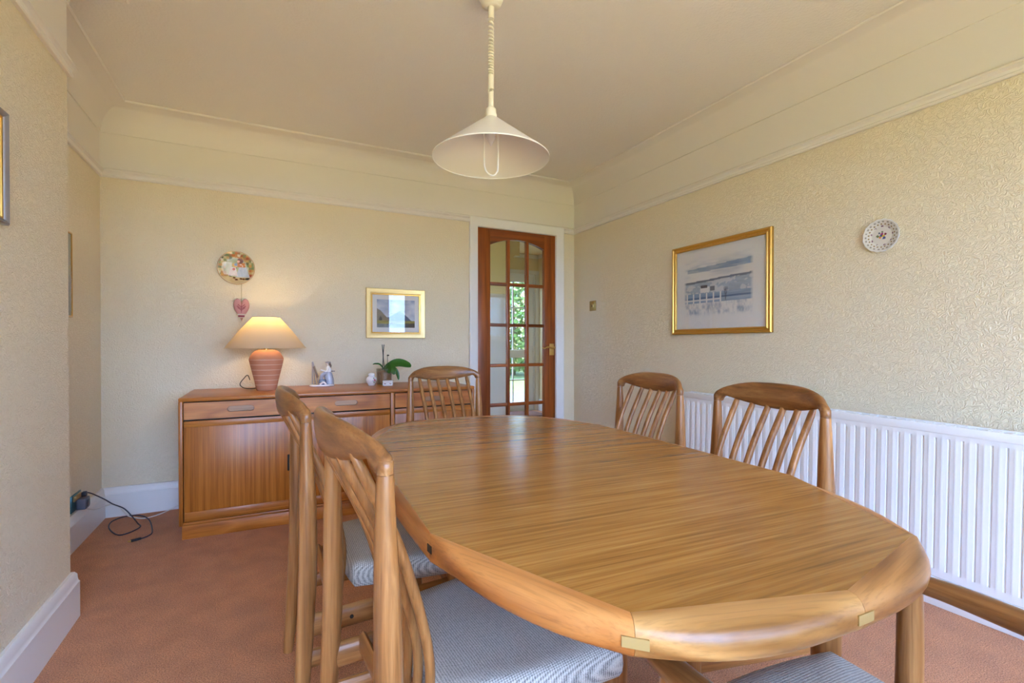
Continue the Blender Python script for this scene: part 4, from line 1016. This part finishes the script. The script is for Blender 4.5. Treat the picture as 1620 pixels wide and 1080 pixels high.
# pierced flower plate on the right wall
fpz = thing('flower_plate', 'small white flower plate with pierced rim on the right wall', 'plate', (XR - 0.004, 1.205, 1.538))
FR = 0.0755
bm = bmesh.new(); rings = []
prof = [(0.0, 0.0), (0.040, 0.0), (0.046, 0.004), (0.068, 0.012), (FR, 0.014), (FR, 0.0165), (0.068, 0.0155), (0.048, 0.008), (0.042, 0.0055), (0.0, 0.005)]
lathe(bm, prof, 64, axis='x')
for v in bm.verts:
    d = Vector((v.co.y, v.co.z)); r = d.length
    if r > FR - 0.002:
        a = math.atan2(d.y, d.x); s = 1 - 0.035 * (0.5 + 0.5 * cos(a * 16)); v.co.y *= s; v.co.z *= s
finish(bm, 'dish', 'porcelain', fpz, smooth=50)
def posy(u, v):
    x, y = u * 2 - 1, v * 2 - 1; r = math.hypot(x, y); a = math.atan2(y, x)
    c = srgb(214, 210, 202)
    if r < 0.42:
        for px, py, s, col in ((0.0, 0.10, 0.10, srgb(150, 60, 110)), (-0.06, 0.0, 0.07, srgb(60, 90, 130)), (0.08, -0.02, 0.07, srgb(196, 170, 60)), (-0.10, -0.10, 0.07, srgb(214, 140, 70)), (0.12, -0.16, 0.09, srgb(70, 80, 130)), (0.2, 0.08, 0.07, srgb(120, 50, 70)), (-0.24, 0.0, 0.08, srgb(110, 120, 80)), (0.02, 0.24, 0.06, srgb(110, 120, 90)), (-0.14, 0.18, 0.06, srgb(90, 100, 110))):
            if math.hypot(x - px, y - py) < s * (0.7 + 0.6 * vn(u * 40, v * 40, 2)): c = col
    if 0.56 < r < 0.66:
        k = (a / (2 * pi) * 9) % 1
        if k < 0.32 and vn(u * 50, v * 50, 8) > 0.35: c = mixc(srgb(120, 50, 80), srgb(110, 90, 110), vn(u * 60, v * 60, 1))
    if 0.72 < r < 0.80:
        k = (a / (2 * pi) * 22) % 1
        if 0.2 < k < 0.72 and (r - 0.72) / 0.08 < 1 - abs(k - 0.46) * 3: c = srgb(132, 104, 44)
    if 0.84 < r < 0.94:
        k = (a / (2 * pi) * 22 + 0.5) % 1
        if 0.25 < k < 0.7: c = mixc(c, srgb(110, 104, 96), 0.75)
    return c
def fdish(r): return 0.0052 if r < 0.041 else (0.0052 + 0.0030 * (r - 0.041) / 0.007 if r < 0.048 else 0.0082 + 0.0074 * (r - 0.048) / 0.020)
disc_print('flower_print', 0.0705, 36, 140, posy, lambda x, y, r: (-fdish(r) - 0.0005, -x, y), fpz, 'glazed_print')

# hanging fabric heart
ht = thing('hanging_heart', 'pink stuffed fabric heart hanging on a cord below the plate', 'decoration', (-0.160, D - 0.016, 1.272))
def heart_bm(s=1.0, th=0.012):
    bm = bmesh.new(); n = 40; pts = []
    for k in range(n):
        t_ = 2 * pi * k / n
        x = 16 * sin(t_) ** 3; y = 13 * cos(t_) - 5 * cos(2 * t_) - 2 * cos(3 * t_) - cos(4 * t_)
        pts.append((x / 16 * 0.047 * s, (y + 2.5) / 14.5 * 0.077 * s))
    rings = []
    for f, y in ((0.90, th), (0.97, th * 0.7), (1.0, 0), (0.97, -th * 0.7), (0.86, -th), (0.5, -th * 1.4), (0.05, -th * 1.5)):
        rings.append([(x * f, y, z * f) for x, z in pts])
    ringbridge(bm, rings); return bm
finish(heart_bm(), 'body', 'pink_felt', ht, smooth=70)
for z0_, z1_, m_ in ((-0.034, -0.026, 'cream_felt'), (-0.046, -0.035, 'rose_felt'), (-0.052, -0.047, 'cream_felt')):
    hw = 0.026 * (z0_ + 0.085) / 0.055
    finish(BX((-hw, -0.0190, z0_), (hw, -0.0125, z1_), 0.001), 'stripe', m_, ht)
bm = bmesh.new()
tube(bm, [(0, -0.0186, -0.018), (0, -0.0192, 0.03)], 0.0016, 6)
for s in (-1, 1):
    for z, l in ((0.004, 0.022), (0.014, 0.026), (0.024, 0.020)):
        tube(bm, [(0, -0.0190, z - 0.006), (s * l * 0.6, -0.0186, z + 0.006), (s * l, -0.0172, z + 0.012)], [0.0016, 0.002, 0.0024], 6)
finish(bm, 'tree_motif', 'rose_felt', ht)
bm = bmesh.new(); tube(bm, spline([(0, 0, 0.045), (0, 0.004, 0.10), (0, 0.008, 0.19)], 4), 0.0016, 6); finish(bm, 'cord', 'string', ht)

# light switch and sockets
ls = thing('light_switch', 'square brass light switch on the wall beside the door', 'light switch', (XR, 3.41, 1.378))
finish(BX((-0.006, -0.043, -0.043), (0, 0.043, 0.043), 0.002), 'plate', 'old_brass', ls)
finish(BX((-0.008, -0.012, -0.016), (-0.005, 0.012, 0.016), 0.001), 'surround', 'brass', ls)
finish(BX((-0.012, -0.005, -0.012), (-0.006, 0.005, 0.012), 0.002), 'rocker', 'ebony', ls)
sk = thing('wall_socket', 'brass wall socket low on the chimney breast at the left edge', 'socket', (XB, 1.775, 0.298))
finish(BX((0, -0.043, -0.043), (0.007, 0.043, 0.043), 0.002), 'plate', 'brass', sk)
for z in (-0.036, 0.036):
    bm = bmesh.new(); lathe(bm, [(0, -0.010), (0.004, -0.0095), (0.004, -0.007), (0, -0.007)], 10, center=(0, 0.030, z), axis='x'); finish(bm, 'screw', 'ebony', sk)
finish(BX((0.006, -0.008, -0.016), (0.010, 0.008, 0.016), 0.001), 'switch', 'ebony', sk)
s2 = thing('wall_socket', 'dark double wall socket above the skirting in the alcove', 'socket', (XL, 3.245, 0.228))
finish(BX((0, -0.073, -0.043), (0.008, 0.073, 0.043), 0.002), 'plate', 'teal_plate', s2)
finish(BX((0.008, -0.050, 0.010), (0.014, 0.060, 0.036), 0.002), 'insert', 'key_maple', s2)
ad = thing('power_adapter', 'grey plug-in power adapter in the alcove socket', 'adapter', (XL + 0.008, 3.27, 0.213))
finish(BX((0.0, -0.034, -0.030), (0.040, 0.034, 0.026), 0.005), 'body', 'grey_plastic', ad)
finish(BX((0.040, -0.020, -0.018), (0.044, 0.020, 0.016), 0.002), 'cap', 'black_plastic', ad)
pg = finish(BX((XL + 0.014, 3.290, 0.236), (XL + 0.034, 3.318, 0.262), 0.004), 'plug', 'black_plastic'); tag(pg, 'small black plug at the top of the alcove socket', 'plug')
FLZ = 0.006
cb = thing('charger_cable', 'thin black charger cable looped on the carpet by the alcove socket', 'cable', (0, 0, 0))
bm = bmesh.new()
CP = [(-0.876, 3.318, 0.254), (-0.860, 3.36, 0.234), (-0.821, 3.42, 0.180), (-0.794, 3.46, 0.138), (-0.752, 3.50, 0.094), (-0.716, 3.50, 0.045), (-0.680, 3.46, FLZ + 0.004), (-0.655, 3.394, FLZ), (-0.688, 3.318, FLZ), (-0.731, 3.300, FLZ), (-0.783, 3.386, FLZ),
      (-0.818, 3.488, FLZ), (-0.821, 3.58, FLZ), (-0.776, 3.640, FLZ), (-0.698, 3.600, FLZ + 0.007), (-0.634, 3.506, FLZ), (-0.580, 3.284, FLZ), (-0.585, 3.216, FLZ), (-0.614, 3.184, FLZ)]
tube(bm, spline(CP, 6), 0.0034, 8); finish(bm, 'lead', 'cable_black', cb)
bm = bmesh.new(); tube(bm, [(-0.612, 3.185, FLZ + 0.002), (-0.651, 3.165, FLZ + 0.002)], [0.0065, 0.0075], 10); jk = finish(bm, 'jack', 'black_plastic', cb)
bm = bmesh.new(); tube(bm, [(-0.651, 3.165, FLZ + 0.002), (-0.663, 3.159, FLZ + 0.002)], 0.004, 8); finish(bm, 'tip', 'brass', jk)
bm = bmesh.new(); tube(bm, spline([(XL + 0.037, 3.262, 0.184), (-0.847, 3.36, 0.146), (-0.840, 3.50, 0.120), (-0.826, 3.60, 0.100), (-0.798, 3.645, 0.060), (-0.765, 3.640, 0.012), (-0.721, 3.597, 0.005), (-0.661, 3.555, 0.005), (-0.592, 3.605, 0.006), (-0.53, 3.655, 0.02), (-0.47, 3.666, 0.04), (-0.40, 3.666, 0.07)], 6), 0.0032, 8)
wc = finish(bm, 'lamp_flex', 'cable_white'); tag(wc, 'thin white flex running from the alcove socket behind the sideboard', 'cable')

# ------------------------------------------------------------------ radiator
rd = thing('radiator', 'long white ribbed panel radiator along the right wall', 'radiator', (2.362, 2.272, 0.138))
rd.rotation_euler = (R(0.75), 0, 0)
RL, RH = 2.05, 0.605
bm = bmesh.new(); pit = 0.0418; prof = []
n = int(RL / pit)
y = 0.022
for k in range(n - 1):
    for f, d in ((0.00, 0.0060), (0.04, 0.0060), (0.11, 0.0008), (0.34, 0.0), (0.42, -0.0010), (0.50, -0.0022), (0.60, -0.0010), (0.68, 0.0), (0.89, 0.0008), (0.96, 0.0060)): prof.append((y + f * pit, d))
    y += pit
prof.append((y, 0.0))
prof = [(0.0, 0.0), (0.018, 0.0)] + prof + [(RL, 0.0)]
# panel sheet: x = depth (front at 0), y runs towards the camera (-Y)
zl = [0.0, 0.030, 0.040, RH - 0.062, RH - 0.052, RH - 0.032]
rows = []
for i, z in enumerate(zl):
    k = 1.0 if 2 <= i <= 3 else 0.0
    rows.append([(d * k, -yy, z) for yy, d in prof])
ringbridge(bm, rows, closed=False, cap=False)
back = [[bm.verts.new((0.016, -yy, z)) for yy in (0, RL)] for z in (0, RH - 0.032)]
pan = finish(bm, 'front_panel', 'radiator_white', rd, smooth=25)
finish(BX((0.014, -RL, 0.004), (0.020, 0, RH - 0.034)), 'inner_sheet', 'radiator_white', rd, smooth=0)
finish(BX((0.060, -RL + 0.01, 0.02), (0.072, -0.01, RH - 0.04), 0.002), 'rear_panel', 'radiator_white', rd)
bm = bmesh.new(); box(bm, (-0.004, -RL - 0.003, RH - 0.034), (0.006, 0.003, RH), 0.003); finish(bm, 'top_rail', 'radiator_white', rd)
bm = bmesh.new()
box(bm, (0.076, -RL, RH - 0.03), (0.082, 0, RH), 0.002)
for k in range(60): yy = -0.01 - k * (RL - 0.02) / 59; box(bm, (0.005, yy - 0.003, RH - 0.012), (0.077, yy + 0.003, RH - 0.004))
finish(bm, 'top_grille', 'radiator_white', rd)
for yy in (0.0, -RL - 0.003): finish(BX((0.0, yy, 0.004), (0.080, yy + 0.003, RH - 0.005), 0.001), 'side_cover', 'radiator_white', rd)
bm = bmesh.new(); box(bm, (-0.001, -RL, -0.010), (0.010, 0, -0.002), 0.001); finish(bm, 'bottom_lip', 'radiator_white', rd)
bm = bmesh.new(); tube(bm, [(0.03, -0.08, 0.01), (0.03, -0.08, -0.06)], 0.009, 10); tube(bm, [(0.03, -RL + 0.05, 0.01), (0.03, -RL + 0.05, -0.06)], 0.009, 10); finish(bm, 'pipe', 'radiator_white', rd)

# ------------------------------------------------------------------ pendant lamp (off)
pn = thing('pendant_lamp', 'cream rise-and-fall pendant lamp with wide conical shade', 'pendant lamp', (0.796, 1.761, ZC))
# camera axis depth there is 1.93 m; heights below are measured down from the ceiling
bm = bmesh.new(); lathe(bm, [(0, 0), (0.052, 0), (0.052, -0.004), (0.048, -0.055), (0.038, -0.078), (0.020, -0.086), (0, -0.086)], 32); finish(bm, 'ceiling_rose', 'cord_white', pn, smooth=50)
bm = bmesh.new(); tube(bm, [(0, 0, -0.084), (0, 0, -0.132)], 0.0125, 16); finish(bm, 'sleeve', 'cord_white', pn)
bm = bmesh.new(); pts = []; turns = 17; zt_, zb_ = -0.130, -0.360
for k in range(turns * 14 + 1):
    zz = zt_ + (zb_ - zt_) * (k / (turns * 14)) ** 0.78
    pts.append((0.0085 * cos(2 * pi * k / 14), 0.0085 * sin(2 * pi * k / 14), zz))
tube(bm, pts, 0.0038, 6); finish(bm, 'coiled_cord', 'cord_white', pn)
bm = bmesh.new(); tube(bm, [(0, 0, -0.355), (0, 0, -0.412)], 0.0115, 16); finish(bm, 'sleeve', 'cord_white', pn)
bm = bmesh.new(); tube(bm, [(0.010 * cos(2 * pi * k / 20), 0.003, -0.420 + 0.012 * sin(2 * pi * k / 20)) for k in range(21)], 0.0028, 6); finish(bm, 'hook', 'cord_white', pn)
bm = bmesh.new(); lathe(bm, [(0, -0.424), (0.0105, -0.424), (0.0115, -0.482), (0.020, -0.490), (0.021, -0.508), (0.0235, -0.512), (0.0235, -0.524), (0, -0.524)][::-1], 24); finish(bm, 'stem', 'cord_white', pn)
SR = 0.2335; zs_, zr_ = -0.521, -0.684
bm = bmesh.new(); rings = [[(r_ * cos(2 * pi * k / 72), r_ * sin(2 * pi * k / 72), z) for k in range(72)] for r_, z in [(0.020, zs_), (0.12, zs_ + (zr_ - zs_) * 0.47), (SR, zr_), (SR, zr_ - 0.004), (SR - 0.002, zr_ - 0.004), (SR - 0.0025, zr_ - 0.001), (0.119, zs_ + (zr_ - zs_) * 0.47 - 0.003), (0.020, zs_ - 0.003)]]
ringbridge(bm, rings, cap=False, loop=True); finish(bm, 'shade', 'pendant_white', pn, smooth=40)
bm = bmesh.new(); lathe(bm, [(0, 0), (0.015, 0), (0.016, -0.040), (0.013, -0.045), (0, -0.045)], 20, center=(0, 0, -0.524)); finish(bm, 'lamp_holder', 'cord_white', pn)
bm = bmesh.new(); lathe(bm, [(0, 0), (0.010, -0.002), (0.0175, -0.025), (0.0165, -0.042), (0.008, -0.060), (0.002, -0.070), (0, -0.071)], 20, center=(0, 0, -0.566)); finish(bm, 'bulb', 'bulb_frost', pn, smooth=60)
bm = bmesh.new(); dr = Vector((cos(YAW), -sin(YAW), 0))
H = [dr * -0.0275 + Vector((0, 0, -0.545)), dr * -0.0275 + Vector((0, 0, -0.690)), dr * -0.024 + Vector((0, 0, -0.725)), dr * -0.012 + Vector((0, 0, -0.746)), dr * 0.008 + Vector((0, 0, -0.754)), dr * 0.022 + Vector((0, 0, -0.742)), dr * 0.0275 + Vector((0, 0, -0.715)), dr * 0.0275 + Vector((0, 0, -0.545))]
tube(bm, spline(H, 6), 0.0034, 8); finish(bm, 'pull_handle', 'pendant_white', pn)
